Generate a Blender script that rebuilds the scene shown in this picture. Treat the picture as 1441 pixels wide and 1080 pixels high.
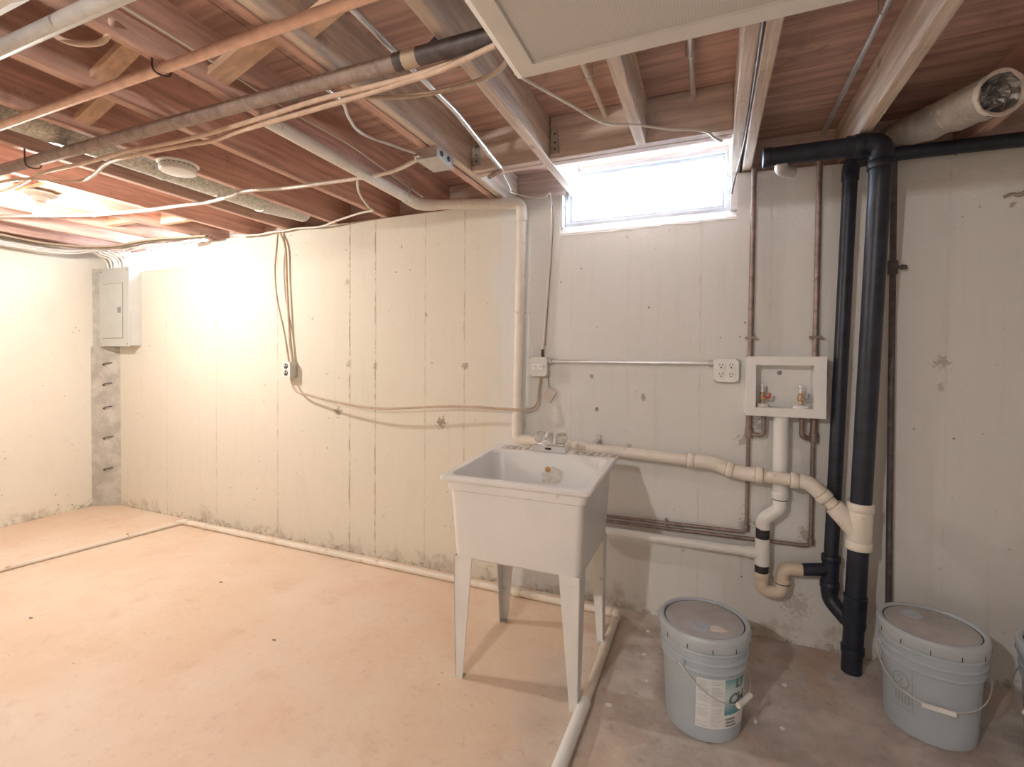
import bpy, bmesh, math, random
from mathutils import Vector, Matrix

# ------------------------------------------------------------------ clear
for o in list(bpy.data.objects):
    bpy.data.objects.remove(o, do_unlink=True)
scene = bpy.context.scene
COL = scene.collection
random.seed(7)

# ------------------------------------------------------------------ camera
YAW, PITCH, ROLL = .394636, -.016798, -.006609
cam_data = bpy.data.cameras.new('camera')
cam_data.sensor_width = 36.0
cam_data.sensor_fit = 'HORIZONTAL'
cam_data.lens = 671.06 / 1441 * 36.0
cam_data.shift_y = -24.665 / 1441
cam_data.clip_start = .02
cam = bpy.data.objects.new('camera', cam_data)
COL.objects.link(cam)
_R = (Matrix.Rotation(YAW, 3, 'Z') @ Matrix.Rotation(PITCH, 3, 'X') @ Matrix.Rotation(ROLL, 3, 'Y'))
_r, _f, _u = _R @ Vector((1, 0, 0)), _R @ Vector((0, 1, 0)), _R @ Vector((0, 0, 1))
_m = Matrix.Identity(4)
for i in range(3):
    _m[i][0], _m[i][1], _m[i][2] = _r[i], _u[i], -_f[i]
_m.translation = Vector((0, -2.59, 1.35))
cam.matrix_world = _m
scene.camera = cam

# ------------------------------------------------------------------ sky, exposure
SKY = 12.0
BULB = 560.0
world = bpy.data.worlds.new('sky'); scene.world = world
world.use_nodes = True
_bg = world.node_tree.nodes['Background']
_bg.inputs[0].default_value = (.74, .87, 1.0, 1)
_bg.inputs[1].default_value = SKY
scene.view_settings.view_transform = 'Standard'
scene.view_settings.look = 'None'
scene.view_settings.gamma = 1.0
scene.view_settings.use_curve_mapping = False
scene.view_settings.exposure = 1.6

# ------------------------------------------------------------------ node material helpers
class N:
    def __init__(s, name):
        s.m = bpy.data.materials.new(name); s.m.use_nodes = True
        s.t = s.m.node_tree; s.n = s.t.nodes; s.l = s.t.links
        s.bsdf = s.n['Principled BSDF']; s.out = s.n['Material Output']
        s.tc = s.n.new('ShaderNodeTexCoord')
    def link(s, a, b): s.l.new(a, b)
    def val(s, sock, v):
        if hasattr(v, 'is_output'): s.l.new(v, sock)
        else:
            if isinstance(v, tuple) and len(v) == 3 and sock.type == 'RGBA': v = v + (1,)
            sock.default_value = v
    def math(s, op, a, b=0.0, c=0.0, clamp=False):
        n = s.n.new('ShaderNodeMath'); n.operation = op; n.use_clamp = clamp
        for k, v in enumerate((a, b, c)): s.val(n.inputs[k], v)
        return n.outputs[0]
    def smooth(s, x, a, b):
        n = s.n.new('ShaderNodeMapRange'); n.interpolation_type = 'SMOOTHSTEP'
        s.val(n.inputs[0], x); n.inputs[1].default_value = a; n.inputs[2].default_value = b
        return n.outputs[0]
    def coords(s, scale=(1, 1, 1)):
        n = s.n.new('ShaderNodeMapping'); n.inputs['Scale'].default_value = scale
        s.l.new(s.tc.outputs['Object'], n.inputs[0]); return n.outputs[0]
    def xyz(s):
        n = s.n.new('ShaderNodeSeparateXYZ'); s.l.new(s.tc.outputs['Object'], n.inputs[0])
        return n.outputs
    def noise(s, scale, detail=4, rough=.55, vec=None):
        n = s.n.new('ShaderNodeTexNoise'); n.inputs['Scale'].default_value = scale
        n.inputs['Detail'].default_value = detail; n.inputs['Roughness'].default_value = rough
        s.l.new(vec if vec is not None else s.tc.outputs['Object'], n.inputs['Vector'])
        return n.outputs[0]
    def voro(s, scale, vec=None):
        n = s.n.new('ShaderNodeTexVoronoi'); n.inputs['Scale'].default_value = scale
        s.l.new(vec if vec is not None else s.tc.outputs['Object'], n.inputs['Vector'])
        return n.outputs[0]
    def mix(s, f, a, b, mode='MIX'):
        n = s.n.new('ShaderNodeMix'); n.data_type = 'RGBA'; n.blend_type = mode
        s.val(n.inputs[0], f); s.val(n.inputs[6], a); s.val(n.inputs[7], b)
        return n.outputs[2]
    def bump(s, h, strength=.3, dist=.01):
        n = s.n.new('ShaderNodeBump'); n.inputs['Strength'].default_value = strength
        n.inputs['Distance'].default_value = dist
        s.l.new(h, n.inputs['Height']); s.l.new(n.outputs[0], s.bsdf.inputs['Normal'])
    def done(s, col, rough=.6, metal=0.0):
        s.val(s.bsdf.inputs['Base Color'], col)
        s.val(s.bsdf.inputs['Roughness'], rough)
        s.val(s.bsdf.inputs['Metallic'], metal)
        return s.m

def mul(c, k): return tuple(min(1, x * k) for x in c)

def mat(name, col, rough=.5, metal=0.0, var=.12, scale=6, stain=None, stain_at=.6, stain_w=.1, bump=0.0, stretch=(1, 1, 1), fine=60):
    g = N(name)
    v = g.coords(stretch)
    n1 = g.noise(scale, 5, .6, v)
    c = g.mix(g.smooth(n1, .3, .7), mul(col, 1 - var), mul(col, 1 + var))
    if stain:
        n2 = g.noise(scale * 2.3, 6, .7, v)
        c = g.mix(g.smooth(n2, stain_at - stain_w, stain_at + stain_w), c, stain)
    if bump: g.bump(g.noise(fine, 4, .6, v), bump, .004)
    return g.done(c, rough, metal)

def wood(name, col, dark, bump=.5, rough=.8, axis='y', knots=True):
    g = N(name)
    st = {'y': (14, .9, 14), 'x': (.9, 14, 14), 'z': (14, 14, .9)}[axis]
    v = g.coords(st)
    n = g.noise(2.2, 6, .65, v)
    n2 = g.noise(1.7, 3, .5)
    c = g.mix(g.smooth(n, .36, .66), mul(dark, .86), mul(col, 1.04))
    st2 = g.noise(4.5, 6, .75, g.coords((1, 1, 1)))
    c = g.mix(g.math('MULTIPLY', g.smooth(st2, .57, .70), .5), c, mul(dark, .5))
    c = g.mix(g.math('MULTIPLY', g.smooth(n2, .45, .75), .45), c, mul(dark, .8))
    if knots:
        vo = g.voro(3.1, g.coords((1, .55, 1)))
        c = g.mix(g.math('MULTIPLY', g.math('SUBTRACT', 1.0, g.smooth(vo, .02, .07)), .8), c, mul(dark, .35))
    g.bump(n, bump, .004)
    return g.done(c, rough)

def make_wall(name, cream, grey, xsplit, seams, spots, rough=.85):
    g = N(name)
    x, y, z = g.xyz()
    big = g.noise(1.4, 5, .6); mid = g.noise(7, 6, .65); fine = g.noise(55, 4, .6)
    wob = g.math('MULTIPLY', g.math('SUBTRACT', big, .5), .5)
    f = g.smooth(g.math('ADD', x, wob), xsplit - .08, xsplit + .08)
    c = g.mix(f, cream, grey)
    c = g.mix(g.math('MULTIPLY', g.smooth(mid, .5, .75), .18), c, mul(grey, .8))
    vs = g.noise(3, 4, .6, g.coords((7, 1, .5)))                       # vertical form streaks
    c = g.mix(g.math('MULTIPLY', g.smooth(vs, .52, .75), .22), c, mul(cream, .78))
    dark = (.40, .31, .215)
    h = fine
    wl = g.math('MULTIPLY', g.math('SUBTRACT', g.noise(9, 4, .6), .5), .02)
    xs = g.math('ADD', x, wl)
    brk = g.smooth(g.noise(9, 5, .75), .42, .60)
    line = None
    for sx, w, k in seams:
        d = g.math('ABSOLUTE', g.math('SUBTRACT', xs, sx))
        l = g.math('MULTIPLY', g.math('SUBTRACT', 1.0, g.smooth(d, w * .3, w)), k)
        line = l if line is None else g.math('MAXIMUM', line, l)
    if line is not None:
        line = g.math('MULTIPLY', line, g.math('ADD', g.math('MULTIPLY', brk, .85), .12))
        c = g.mix(line, c, dark)
        h = g.math('ADD', h, g.math('MULTIPLY', line, 2.0))
    # pits
    vo = g.voro(14); pm = g.smooth(g.noise(2.3, 4, .6), .5, .6)
    pit = g.math('MULTIPLY', g.math('SUBTRACT', 1.0, g.smooth(g.math('ADD', vo, g.math('MULTIPLY', g.math('SUBTRACT', fine, .5), .12)), .05, .085)), pm)
    c = g.mix(g.math('MULTIPLY', pit, .85), c, (.16, .125, .09))
    vo2 = g.voro(26, g.coords((1, 1, 1)))
    pit2 = g.math('MULTIPLY', g.math('SUBTRACT', 1.0, g.smooth(vo2, .07, .16)), g.smooth(g.noise(3.7, 3, .6), .55, .66))
    c = g.mix(g.math('MULTIPLY', pit2, .55), c, (.30, .25, .2))
    # blemishes with a place of their own
    for sx, sz, r, k in spots:
        dx = g.math('SUBTRACT', x, sx); dz = g.math('SUBTRACT', z, sz)
        d = g.math('SQRT', g.math('ADD', g.math('MULTIPLY', dx, dx), g.math('MULTIPLY', dz, dz)))
        d = g.math('ADD', d, g.math('MULTIPLY', g.math('SUBTRACT', g.noise(60, 4, .65), .5), r * 3.0))
        c = g.mix(g.math('MULTIPLY', g.math('SUBTRACT', 1.0, g.smooth(d, r * .35, r * .6)), k), c, (.24, .185, .14))
    # damp and peeled patches along the foot
    foot = g.math('SUBTRACT', g.noise(6, 6, .7), g.math('MULTIPLY', z, 1.1))
    c = g.mix(g.math('MULTIPLY', g.smooth(foot, .42, .60), .55), c, (.40, .33, .25))
    foot2 = g.math('SUBTRACT', g.noise(16, 6, .75), g.math('MULTIPLY', z, 2.6))
    c = g.mix(g.math('MULTIPLY', g.smooth(foot2, .44, .57), .55), c, (.17, .14, .11))
    g.bump(g.math('SUBTRACT', g.math('ADD', h, g.math('MULTIPLY', mid, 1.2)), g.math('MULTIPLY', pit, 2.0)), .35, .006)
    return g.done(c, rough)

def make_floor():
    g = N('painted_concrete_floor')
    x, y, z = g.xyz()
    big = g.noise(1.1, 6, .62); mid = g.noise(5, 6, .65); fine = g.noise(40, 5, .65)
    peach = g.mix(g.smooth(big, .35, .68), (.78, .59, .435), (.83, .69, .56))
    peach = g.mix(g.math('MULTIPLY', g.smooth(mid, .52, .72), .4), peach, (.66, .455, .32))
    sp = g.noise(17, 6, .75)
    peach = g.mix(g.math('MULTIPLY', g.smooth(sp, .56, .72), .5), peach, (.58, .42, .31))
    peach = g.mix(g.math('MULTIPLY', g.smooth(sp, .44, .28), .5), peach, (.86, .74, .62))
    grey = g.mix(g.smooth(mid, .35, .68), (.42, .37, .335), (.62, .565, .52))
    grey = g.mix(g.math('MULTIPLY', g.smooth(g.noise(3.1, 4, .6), .52, .66), .6), grey, (.55, .38, .29))
    grey = g.mix(g.math('MULTIPLY', g.smooth(sp, .54, .70), .65), grey, (.25, .215, .19))
    grey = g.mix(g.math('MULTIPLY', g.smooth(sp, .45, .30), .6), grey, (.68, .63, .585))
    wob = g.math('MULTIPLY', g.math('SUBTRACT', big, .5), 1.1)
    f = g.smooth(g.math('ADD', x, wob), -.85, -.15)
    c = g.mix(f, peach, grey)
    # dark grit, little chips
    vo = g.voro(13)
    pit = g.math('MULTIPLY', g.math('SUBTRACT', 1.0, g.smooth(vo, .03, .07)), g.smooth(g.noise(2.9, 3, .6), .5, .6))
    c = g.mix(g.math('MULTIPLY', pit, .7), c, (.20, .11, .07))
    c = g.mix(g.math('MULTIPLY', g.smooth(fine, .55, .8), .25), c, (.42, .34, .28))
    scr = g.noise(2.4, 5, .7, g.coords((6, 1.2, 1)))
    c = g.mix(g.math('MULTIPLY', g.smooth(scr, .66, .74), .35), c, (.74, .66, .58))
    g.bump(g.math('ADD', fine, g.math('MULTIPLY', mid, 1.5)), .25, .005)
    return g.done(c, g.math('ADD', .5, g.math('MULTIPLY', mid, .3)))

def glass_mat():
    g = N('window_glass'); g.n.remove(g.bsdf)
    t = g.n.new('ShaderNodeBsdfTransparent'); t.inputs[0].default_value = (.96, .98, 1, 1)
    s = g.n.new('ShaderNodeBsdfGlossy'); s.inputs['Roughness'].default_value = .05
    m = g.n.new('ShaderNodeMixShader'); m.inputs[0].default_value = .07
    g.link(t.outputs[0], m.inputs[1]); g.link(s.outputs[0], m.inputs[2]); g.link(m.outputs[0], g.out.inputs[0])
    return g.m

def emit_mat(name, col, k):
    g = N(name)
    g.bsdf.inputs['Base Color'].default_value = (1, 1, 1, 1)
    g.bsdf.inputs['Emission Color'].default_value = col + (1,)
    g.bsdf.inputs['Emission Strength'].default_value = k
    return g.m

SEAMS = [(-4.23, .009, .25), (-3.62, .009, .4), (-2.956, .008, .6), (-2.284, .009, .85), (-2.068, .008, .85), (-1.678, .007, .35), (-1.396, .007, .55), (-.719, .007, .12), (-.05, .007, .18), (.26, .007, .15), (.93, .006, .1)]
SPOTS = [(-2.384, .967, .055, .75), (-1.557, .941, .06, .8), (-.602, 1.252, .02, .7), (-.327, 1.145, .03, .6), (-.573, 1.073, .02, .9), (-.40, .87, .04, .5),
         (.912, 1.344, .05, .45), (.914, 1.238, .03, .35), (-.30, 1.62, .012, .8), (-2.62, 1.62, .02, .5), (-1.67, 1.62, .02, .6), (.39, .19, .10, .35), (.22, 1.03, .05, .5), (.17, .55, .06, .5), (.42, .53, .05, .5),
         (-2.30, 1.86, .04, .4), (-2.29, 1.30, .04, .5), (-2.07, 1.29, .04, .4), (-1.39, 1.30, .04, .6), (1.13, 1.99, .02, .6), (-.42, 2.0, .012, .4), (.15, .95, .05, .45)]
MT = {}
MT['wall_back'] = make_wall('painted_concrete_back', (.75, .70, .60), (.74, .735, .715), -1.17, SEAMS, SPOTS)
MT['wall_left'] = make_wall('painted_concrete_left', (.82, .775, .67), (.82, .78, .69), 0, [], [])
MT['wall_room'] = make_wall('painted_concrete_room', (.80, .75, .65), (.78, .75, .70), 0, [], [])
MT['floor'] = make_floor()
MT['bare'] = mat('bare_concrete', (.52, .49, .44), .9, var=.18, scale=9, stain=(.44, .40, .35), stain_at=.62, bump=.5)
MT['mortar'] = mat('white_painted_mortar', (.86, .86, .85), .8, var=.06, scale=14, stain=(.6, .58, .55), stain_at=.68, bump=.6, fine=40)
MT['joist'] = wood('aged_joist_timber', (.78, .52, .43), (.62, .39, .315))
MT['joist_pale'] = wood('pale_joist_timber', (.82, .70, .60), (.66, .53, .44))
MT['joist_x'] = wood('header_timber', (.78, .64, .575), (.62, .49, .43), axis='x')
MT['bridge'] = wood('bridging_timber', (.80, .56, .39), (.70, .47, .32), axis='x', knots=False)
MT['ply'] = wood('plywood_underside', (.72, .49, .415), (.54, .345, .285), axis='x', bump=.4)
MT['white_frame'] = mat('white_painted_steel', (.60, .655, .71), .5, var=.06, scale=12, stain=(.5, .5, .48), stain_at=.72)
MT['glass'] = glass_mat()
MT['foam'] = mat('pink_foam_board', (.82, .55, .48), .9, var=.08, scale=10)
MT['tub'] = mat('white_tub_plastic', (.77, .765, .75), .35, var=.03, scale=5, stain=(.62, .57, .50), stain_at=.70, stain_w=.06)
MT['tub_dirty'] = mat('soiled_tub_plastic', (.64, .56, .50), .6, var=.2, scale=30, stain=(.36, .29, .24), stain_at=.55)
MT['leg'] = mat('white_leg_steel', (.77, .765, .75), .4, var=.04, scale=8, stain=(.5, .42, .34), stain_at=.74)
MT['chrome'] = mat('chrome', (.84, .84, .85), .28, .8, var=.05)
MT['acrylic'] = mat('clear_acrylic', (.86, .84, .80), .12, var=.04)
MT['acrylic'].node_tree.nodes['Principled BSDF'].inputs['Transmission Weight'].default_value = .75
MT['steel'] = mat('galvanised_steel', (.62, .62, .61), .38, .85, var=.14, scale=18)
MT['steel_plain'] = mat('dull_grey_metal', (.60, .59, .57), .5, .3, var=.08, scale=20, stain=(.42, .38, .34), stain_at=.7)
MT['conduit'] = mat('zinc_conduit', (.72, .73, .75), .35, .7, var=.08, scale=12)
MT['pvc'] = mat('aged_white_pvc', (.80, .745, .66), .45, var=.06, scale=9, stain=(.58, .44, .32), stain_at=.66, stain_w=.08)
MT['pvc_white'] = mat('clean_white_pvc', (.84, .84, .83), .35, var=.03, scale=9, stain=(.55, .53, .5), stain_at=.76)
MT['pvc_beige'] = mat('beige_pvc', (.74, .64, .52), .45, var=.08, scale=14, stain=(.50, .38, .27), stain_at=.66)
MT['pvc_pink'] = mat('floor_pipe_plastic', (.80, .72, .62), .5, var=.06, scale=6, stain=(.58, .38, .26), stain_at=.66)
MT['abs'] = mat('black_abs', (.016, .022, .04), .42, var=.3, scale=20, stain=(.12, .12, .13), stain_at=.74)
MT['rubber'] = mat('black_rubber', (.03, .03, .035), .6)
MT['iron'] = mat('brown_iron_pipe', (.36, .28, .245), .65, .2, var=.2, scale=25, stain=(.47, .40, .36), stain_at=.6, bump=.3)
MT['copper'] = mat('warm_copper_pipe', (.78, .53, .42), .45, .4, var=.12, scale=20, stain=(.62, .41, .32), stain_at=.66)
MT['copper_dull'] = mat('oxidised_copper', (.30, .235, .215), .5, .5, var=.2, scale=25, stain=(.17, .12, .1), stain_at=.62)
MT['copper_dark'] = mat('dark_iron_riser', (.115, .10, .105), .55, .4, var=.25, scale=30)
MT['brass'] = mat('brass', (.60, .44, .30), .35, .8, var=.12, scale=30)
MT['red'] = mat('red_lever', (.52, .10, .08), .4, var=.1)
MT['grey_lever'] = mat('grey_lever', (.28, .30, .33), .4, var=.1)
MT['box_white'] = mat('white_box_plastic', (.85, .85, .84), .4, var=.03, scale=9, stain=(.62, .60, .56), stain_at=.74)
MT['socket'] = mat('white_socket_plastic', (.83, .83, .81), .35, var=.03)
MT['slot'] = mat('dark_slot', (.06, .055, .05), .7)
MT['panel'] = mat('grey_panel_paint', (.56, .565, .53), .45, var=.03, scale=8)
MT['panel_dark'] = mat('grey_panel_seam', (.26, .26, .25), .5)
MT['cable_white'] = mat('white_cable_sheath', (.78, .74, .68), .5, var=.06, scale=20)
MT['cable_warm'] = mat('beige_cable_sheath', (.72, .54, .42), .55, var=.1, scale=20)
MT['cable_tan'] = mat('tan_cable_sheath', (.52, .41, .30), .6, var=.12, scale=20)
MT['cable_dark'] = mat('dark_cable_sheath', (.20, .17, .155), .6, var=.2, scale=20)
MT['bx'] = mat('armoured_cable_steel', (.74, .68, .61), .45, .35, var=.1, scale=30)
MT['light_frame'] = mat('white_fixture_enamel', (.84, .83, .80), .45, var=.03)
MT['plastic_white'] = mat('white_plastic', (.84, .83, .81), .4, var=.03)
MT['porcelain'] = mat('white_porcelain', (.82, .81, .79), .25, var=.03)
MT['bulb'] = emit_mat('lit_bulb', (1.0, .95, .885), BULB * 1.5)
MT['bucket'] = mat('pale_blue_grey_plastic', (.46, .53, .60), .42, var=.05, scale=5, stain=(.40, .42, .43), stain_at=.7)
MT['lid'] = mat('dusty_grey_lid', (.46, .46, .465), .6, var=.1, scale=14, stain=(.53, .51, .48), stain_at=.6)
MT['lid_rim'] = mat('blue_grey_lid_rim', (.48, .535, .59), .45, var=.05, scale=8)
MT['wire'] = mat('steel_wire', (.72, .72, .72), .35, .7)
MT['grip'] = mat('white_grip', (.82, .82, .81), .4)
MT['label_white'] = mat('label_paper', (.80, .82, .83), .55, var=.02)
MT['label_grey'] = mat('label_fine_print', (.60, .63, .66), .6, var=.1)
MT['label_dark'] = mat('label_lettering', (.16, .17, .18), .6)
MT['paper'] = mat('torn_paper', (.74, .68, .63), .85, var=.12, scale=30)
MT['rust'] = mat('rust_mark', (.62, .34, .15), .8, var=.3, scale=40)
MT['patch'] = mat('peeled_tub_patch', (.70, .67, .61), .8, var=.12, scale=40)
MT['wrap'] = mat('wrapped_duct', (.47, .43, .385), .7, var=.2, scale=9, stain=(.74, .70, .62), stain_at=.64, bump=.6)
MT['foil'] = mat('crumpled_foil', (.32, .33, .34), .35, .7, var=.5, scale=22, bump=1.0, fine=30)

def duct_mat():
    g = N('spangled_duct_steel')
    n = g.n.new('ShaderNodeTexVoronoi'); n.inputs['Scale'].default_value = 130
    g.link(g.tc.outputs['Object'], n.inputs['Vector'])
    bw = g.n.new('ShaderNodeRGBToBW'); g.link(n.outputs['Color'], bw.inputs[0])
    c = g.mix(bw.outputs[0], (.30, .30, .27), (.72, .70, .63))
    return g.done(c, .42, .55)
MT['duct'] = duct_mat()

def diffuser_mat():
    g = N('prismatic_diffuser')
    x, y, z = g.xyz()
    h = g.math('ADD', g.math('SINE', g.math('MULTIPLY', x, 900.0)), g.math('SINE', g.math('MULTIPLY', y, 900.0)))
    g.bump(h, .10, .001)
    c = g.mix(g.smooth(h, -2, 2), (.66, .645, .62), (.75, .735, .71))
    return g.done(c, .35)
MT['diffuser'] = diffuser_mat()

def teal_mat():
    g = N('teal_label_print')
    x, y, z = g.xyz()
    f = g.smooth(g.math('ABSOLUTE', g.math('SUBTRACT', z, .175)), .0, .075)
    c = g.mix(f, (.60, .74, .76), (.09, .33, .37))
    return g.done(c, .5)
MT['teal'] = teal_mat()

# ------------------------------------------------------------------ mesh builder
def V(*a): return Vector(a)

def fillet(pts, r, n=6):
    pts = [Vector(p) for p in pts]
    out = [pts[0]]
    for i in range(1, len(pts) - 1):
        a, b, c = pts[i - 1], pts[i], pts[i + 1]
        d1, d2 = (a - b), (c - b)
        k = min(r, d1.length * .48, d2.length * .48)
        p, q = b + d1.normalized() * k, b + d2.normalized() * k
        for j in range(n + 1):
            t = j / n
            out.append(p * (1 - t) ** 2 + b * 2 * t * (1 - t) + q * t * t)
    out.append(pts[-1]); return out

def spline(pts, n=7):
    pts = [Vector(p) for p in pts]
    P = [pts[0] * 2 - pts[1]] + pts + [pts[-1] * 2 - pts[-2]]
    out = []
    for i in range(1, len(P) - 2):
        a, b, c, d = P[i - 1], P[i], P[i + 1], P[i + 2]
        for j in range(n):
            t = j / n
            out.append(.5 * (2 * b + (c - a) * t + (2 * a - 5 * b + 4 * c - d) * t * t + (3 * b - a - 3 * c + d) * t ** 3))
    out.append(pts[-1]); return out

class MB:
    def __init__(s): s.v = []; s.f = []
    def box(s, x0, x1, y0, y1, z0, z1):
        b = len(s.v)
        s.v += [V(x, y, z) for z in (z0, z1) for y in (y0, y1) for x in (x0, x1)]
        s.f += [tuple(b + i for i in q) for q in ((0, 2, 3, 1), (4, 5, 7, 6), (0, 1, 5, 4), (2, 6, 7, 3), (0, 4, 6, 2), (1, 3, 7, 5))]
        return s
    def hexa(s, p):                      # eight corners, bottom ring then top ring
        b = len(s.v); s.v += [Vector(q) for q in p]
        s.f += [tuple(b + i for i in q) for q in ((3, 2, 1, 0), (4, 5, 6, 7), (0, 1, 5, 4), (1, 2, 6, 5), (2, 3, 7, 6), (3, 0, 4, 7))]
        return s
    def prism(s, poly, axis, a, b):      # 2-D outline pushed along an axis
        n = len(poly); k = len(s.v)
        def pt(u, w, t): return {'x': V(t, u, w), 'y': V(u, t, w), 'z': V(u, w, t)}[axis]
        s.v += [pt(u, w, a) for u, w in poly] + [pt(u, w, b) for u, w in poly]
        s.f.append(tuple(k + i for i in range(n))[::-1]); s.f.append(tuple(k + n + i for i in range(n)))
        for i in range(n):
            j = (i + 1) % n; s.f.append((k + i, k + j, k + n + j, k + n + i))
        return s
    def tube(s, pts, r, seg=12, cap=True):
        pts = [Vector(p) for p in pts]
        q = [pts[0]]
        for p in pts[1:]:
            if (p - q[-1]).length > 1e-5: q.append(p)
        pts = q; n = len(pts)
        R = r if isinstance(r, (list, tuple)) else [r] * n
        T = []
        for i in range(n):
            d = (pts[min(i + 1, n - 1)] - pts[i]).normalized() + (pts[i] - pts[max(i - 1, 0)]).normalized()
            T.append(d.normalized())
        up = V(0, 0, 1) if abs(T[0].z) < .9 else V(1, 0, 0)
        u = (up - T[0] * up.dot(T[0])).normalized()
        b0 = len(s.v)
        for i in range(n):
            u = (u - T[i] * u.dot(T[i])).normalized(); w = T[i].cross(u)
            for k in range(seg):
                a = 2 * math.pi * k / seg
                s.v.append(pts[i] + (u * math.cos(a) + w * math.sin(a)) * R[i])
        for i in range(n - 1):
            for k in range(seg):
                k2 = (k + 1) % seg; a = b0 + i * seg; b = a + seg
                s.f.append((a + k, a + k2, b + k2, b + k))
        if cap:
            s.f.append(tuple(b0 + k for k in range(seg))[::-1])
            s.f.append(tuple(b0 + (n - 1) * seg + k for k in range(seg)))
        return s
    def lathe(s, prof, c=(0, 0, 0), rot=None, seg=32):  # (radius, height) along local z
        c = Vector(c); b0 = len(s.v); n = len(prof); rows = []
        for r, h in prof:
            if r < 1e-6:
                p = V(0, 0, h); s.v.append(c + (rot @ p if rot else p)); rows.append([len(s.v) - 1])
            else:
                row = []
                for k in range(seg):
                    a = 2 * math.pi * k / seg
                    p = V(r * math.cos(a), r * math.sin(a), h); s.v.append(c + (rot @ p if rot else p)); row.append(len(s.v) - 1)
                rows.append(row)
        for i in range(n - 1):
            A, B = rows[i], rows[i + 1]
            for k in range(seg):
                k2 = (k + 1) % seg
                if len(A) == 1 and len(B) == 1: continue
                if len(A) == 1: s.f.append((A[0], B[k2], B[k]))
                elif len(B) == 1: s.f.append((A[k], A[k2], B[0]))
                else: s.f.append((A[k], A[k2], B[k2], B[k]))
        return s
    def loft(s, rings, cap0=True, cap1=True):
        b = len(s.v); m = len(rings[0])
        for r in rings: s.v += [Vector(p) for p in r]
        for i in range(len(rings) - 1):
            for k in range(m):
                k2 = (k + 1) % m
                s.f.append((b + i * m + k, b + i * m + k2, b + (i + 1) * m + k2, b + (i + 1) * m + k))
        if cap0: s.f.append(tuple(b + k for k in range(m))[::-1])
        if cap1: s.f.append(tuple(b + (len(rings) - 1) * m + k for k in range(m)))
        return s
    def build(s, name, m, parent=None, smooth=None, bevel=0, origin=None, subs=1):
        off = V(0, 0, 0)
        p = parent
        while p is not None:
            off = off + Vector(p.location); p = p.parent
        own = Vector(origin) - off if origin is not None else V(0, 0, 0)
        me = bpy.data.meshes.new(name)
        me.from_pydata([v - off - own for v in s.v], [], s.f)
        if bevel:
            bm = bmesh.new(); bm.from_mesh(me)
            bmesh.ops.bevel(bm, geom=list(bm.edges), offset=bevel, segments=subs, affect='EDGES', clamp_overlap=True)
            bm.to_mesh(me); bm.free()
        me.materials.append(MT[m] if isinstance(m, str) else m)
        if smooth:
            for q in me.polygons: q.use_smooth = True
            me.set_sharp_from_angle(angle=math.radians(smooth))
        me.update()
        o = bpy.data.objects.new(name, me); COL.objects.link(o)
        o.location = own
        if parent is not None: o.parent = parent
        return o

def tag(o, label, cat, group=None):
    o['label'] = label; o['category'] = cat
    if group: o['group'] = group
    return o
def thing(name, loc, label, cat, group=None):
    o = bpy.data.objects.new(name, None); COL.objects.link(o); o.location = loc; o.empty_display_size = .05
    return tag(o, label, cat, group)
def struct(o): o['kind'] = 'structure'; return o
def copy_tree(o, parent=None):
    c = o.copy(); COL.objects.link(c); c.parent = parent
    for ch in list(o.children): copy_tree(ch, c)
    return c
def rot_to(d):
    return V(0, 0, 1).rotation_difference(Vector(d).normalized()).to_matrix()
def collar(mb, p, d, r, L, seg=20):
    d = Vector(d).normalized() * (L / 2); p = Vector(p)
    mb.tube([p - d, p - d * .93, p + d * .93, p + d], [r * .97, r, r, r * .97], seg)

# ------------------------------------------------------------------ room shell
XL, XR, YF = -5.09, 2.6, -5.4
JB, SUB = 2.27, 2.46       # joist bottom, underside of the subfloor
struct(MB().box(XL - .25, XR + .25, YF - .25, .25, -.12, 0).build('floor', 'floor'))
wb = [(XL - .25, -.1), (XR + .25, -.1), (XR + .25, 2.20), (1.2, 2.215), (.11, 2.262), (.11, 2.05), (-.79, 2.05), (-.79, 2.265),
      (-3.84, 2.268), (-3.84, 2.085), (-4.80, 2.085), (-4.80, 2.268), (XL - .25, 2.268)]
struct(MB().prism(wb, 'y', .26, 0).build('wall_back', 'wall_back'))
struct(MB().box(XL - .25, XL, YF, .0, -.1, 2.268).build('wall_left', 'wall_left'))
struct(MB().box(XR, XR + .25, YF, .0, -.1, 2.268).build('wall_right', 'wall_room'))
struct(MB().box(XL - .25, XR + .25, YF - .25, YF, -.1, 2.46).build('wall_front', 'wall_room'))

# corner chamfer of bare concrete with form-tie wires
tr = struct(MB().prism([(XL, -.115), (-4.875, 0), (XL, 0)], 'z', 0, 1.425).prism([(XL, -.10), (-4.995, 0), (XL, 0)], 'z', 1.425, 2.12).build('trim_1', 'bare'))
for z in (.34, .62, .89, 1.10, 1.28):
    MB().tube(fillet([(-4.985, -.05, z - .02), (-5.0, -.075, z - .015), (-4.955, -.075, z), (-4.935, -.03, z + .004)], .012, 3), .0045, 6).build('tie_wire', 'copper_dark', tr)

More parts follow.
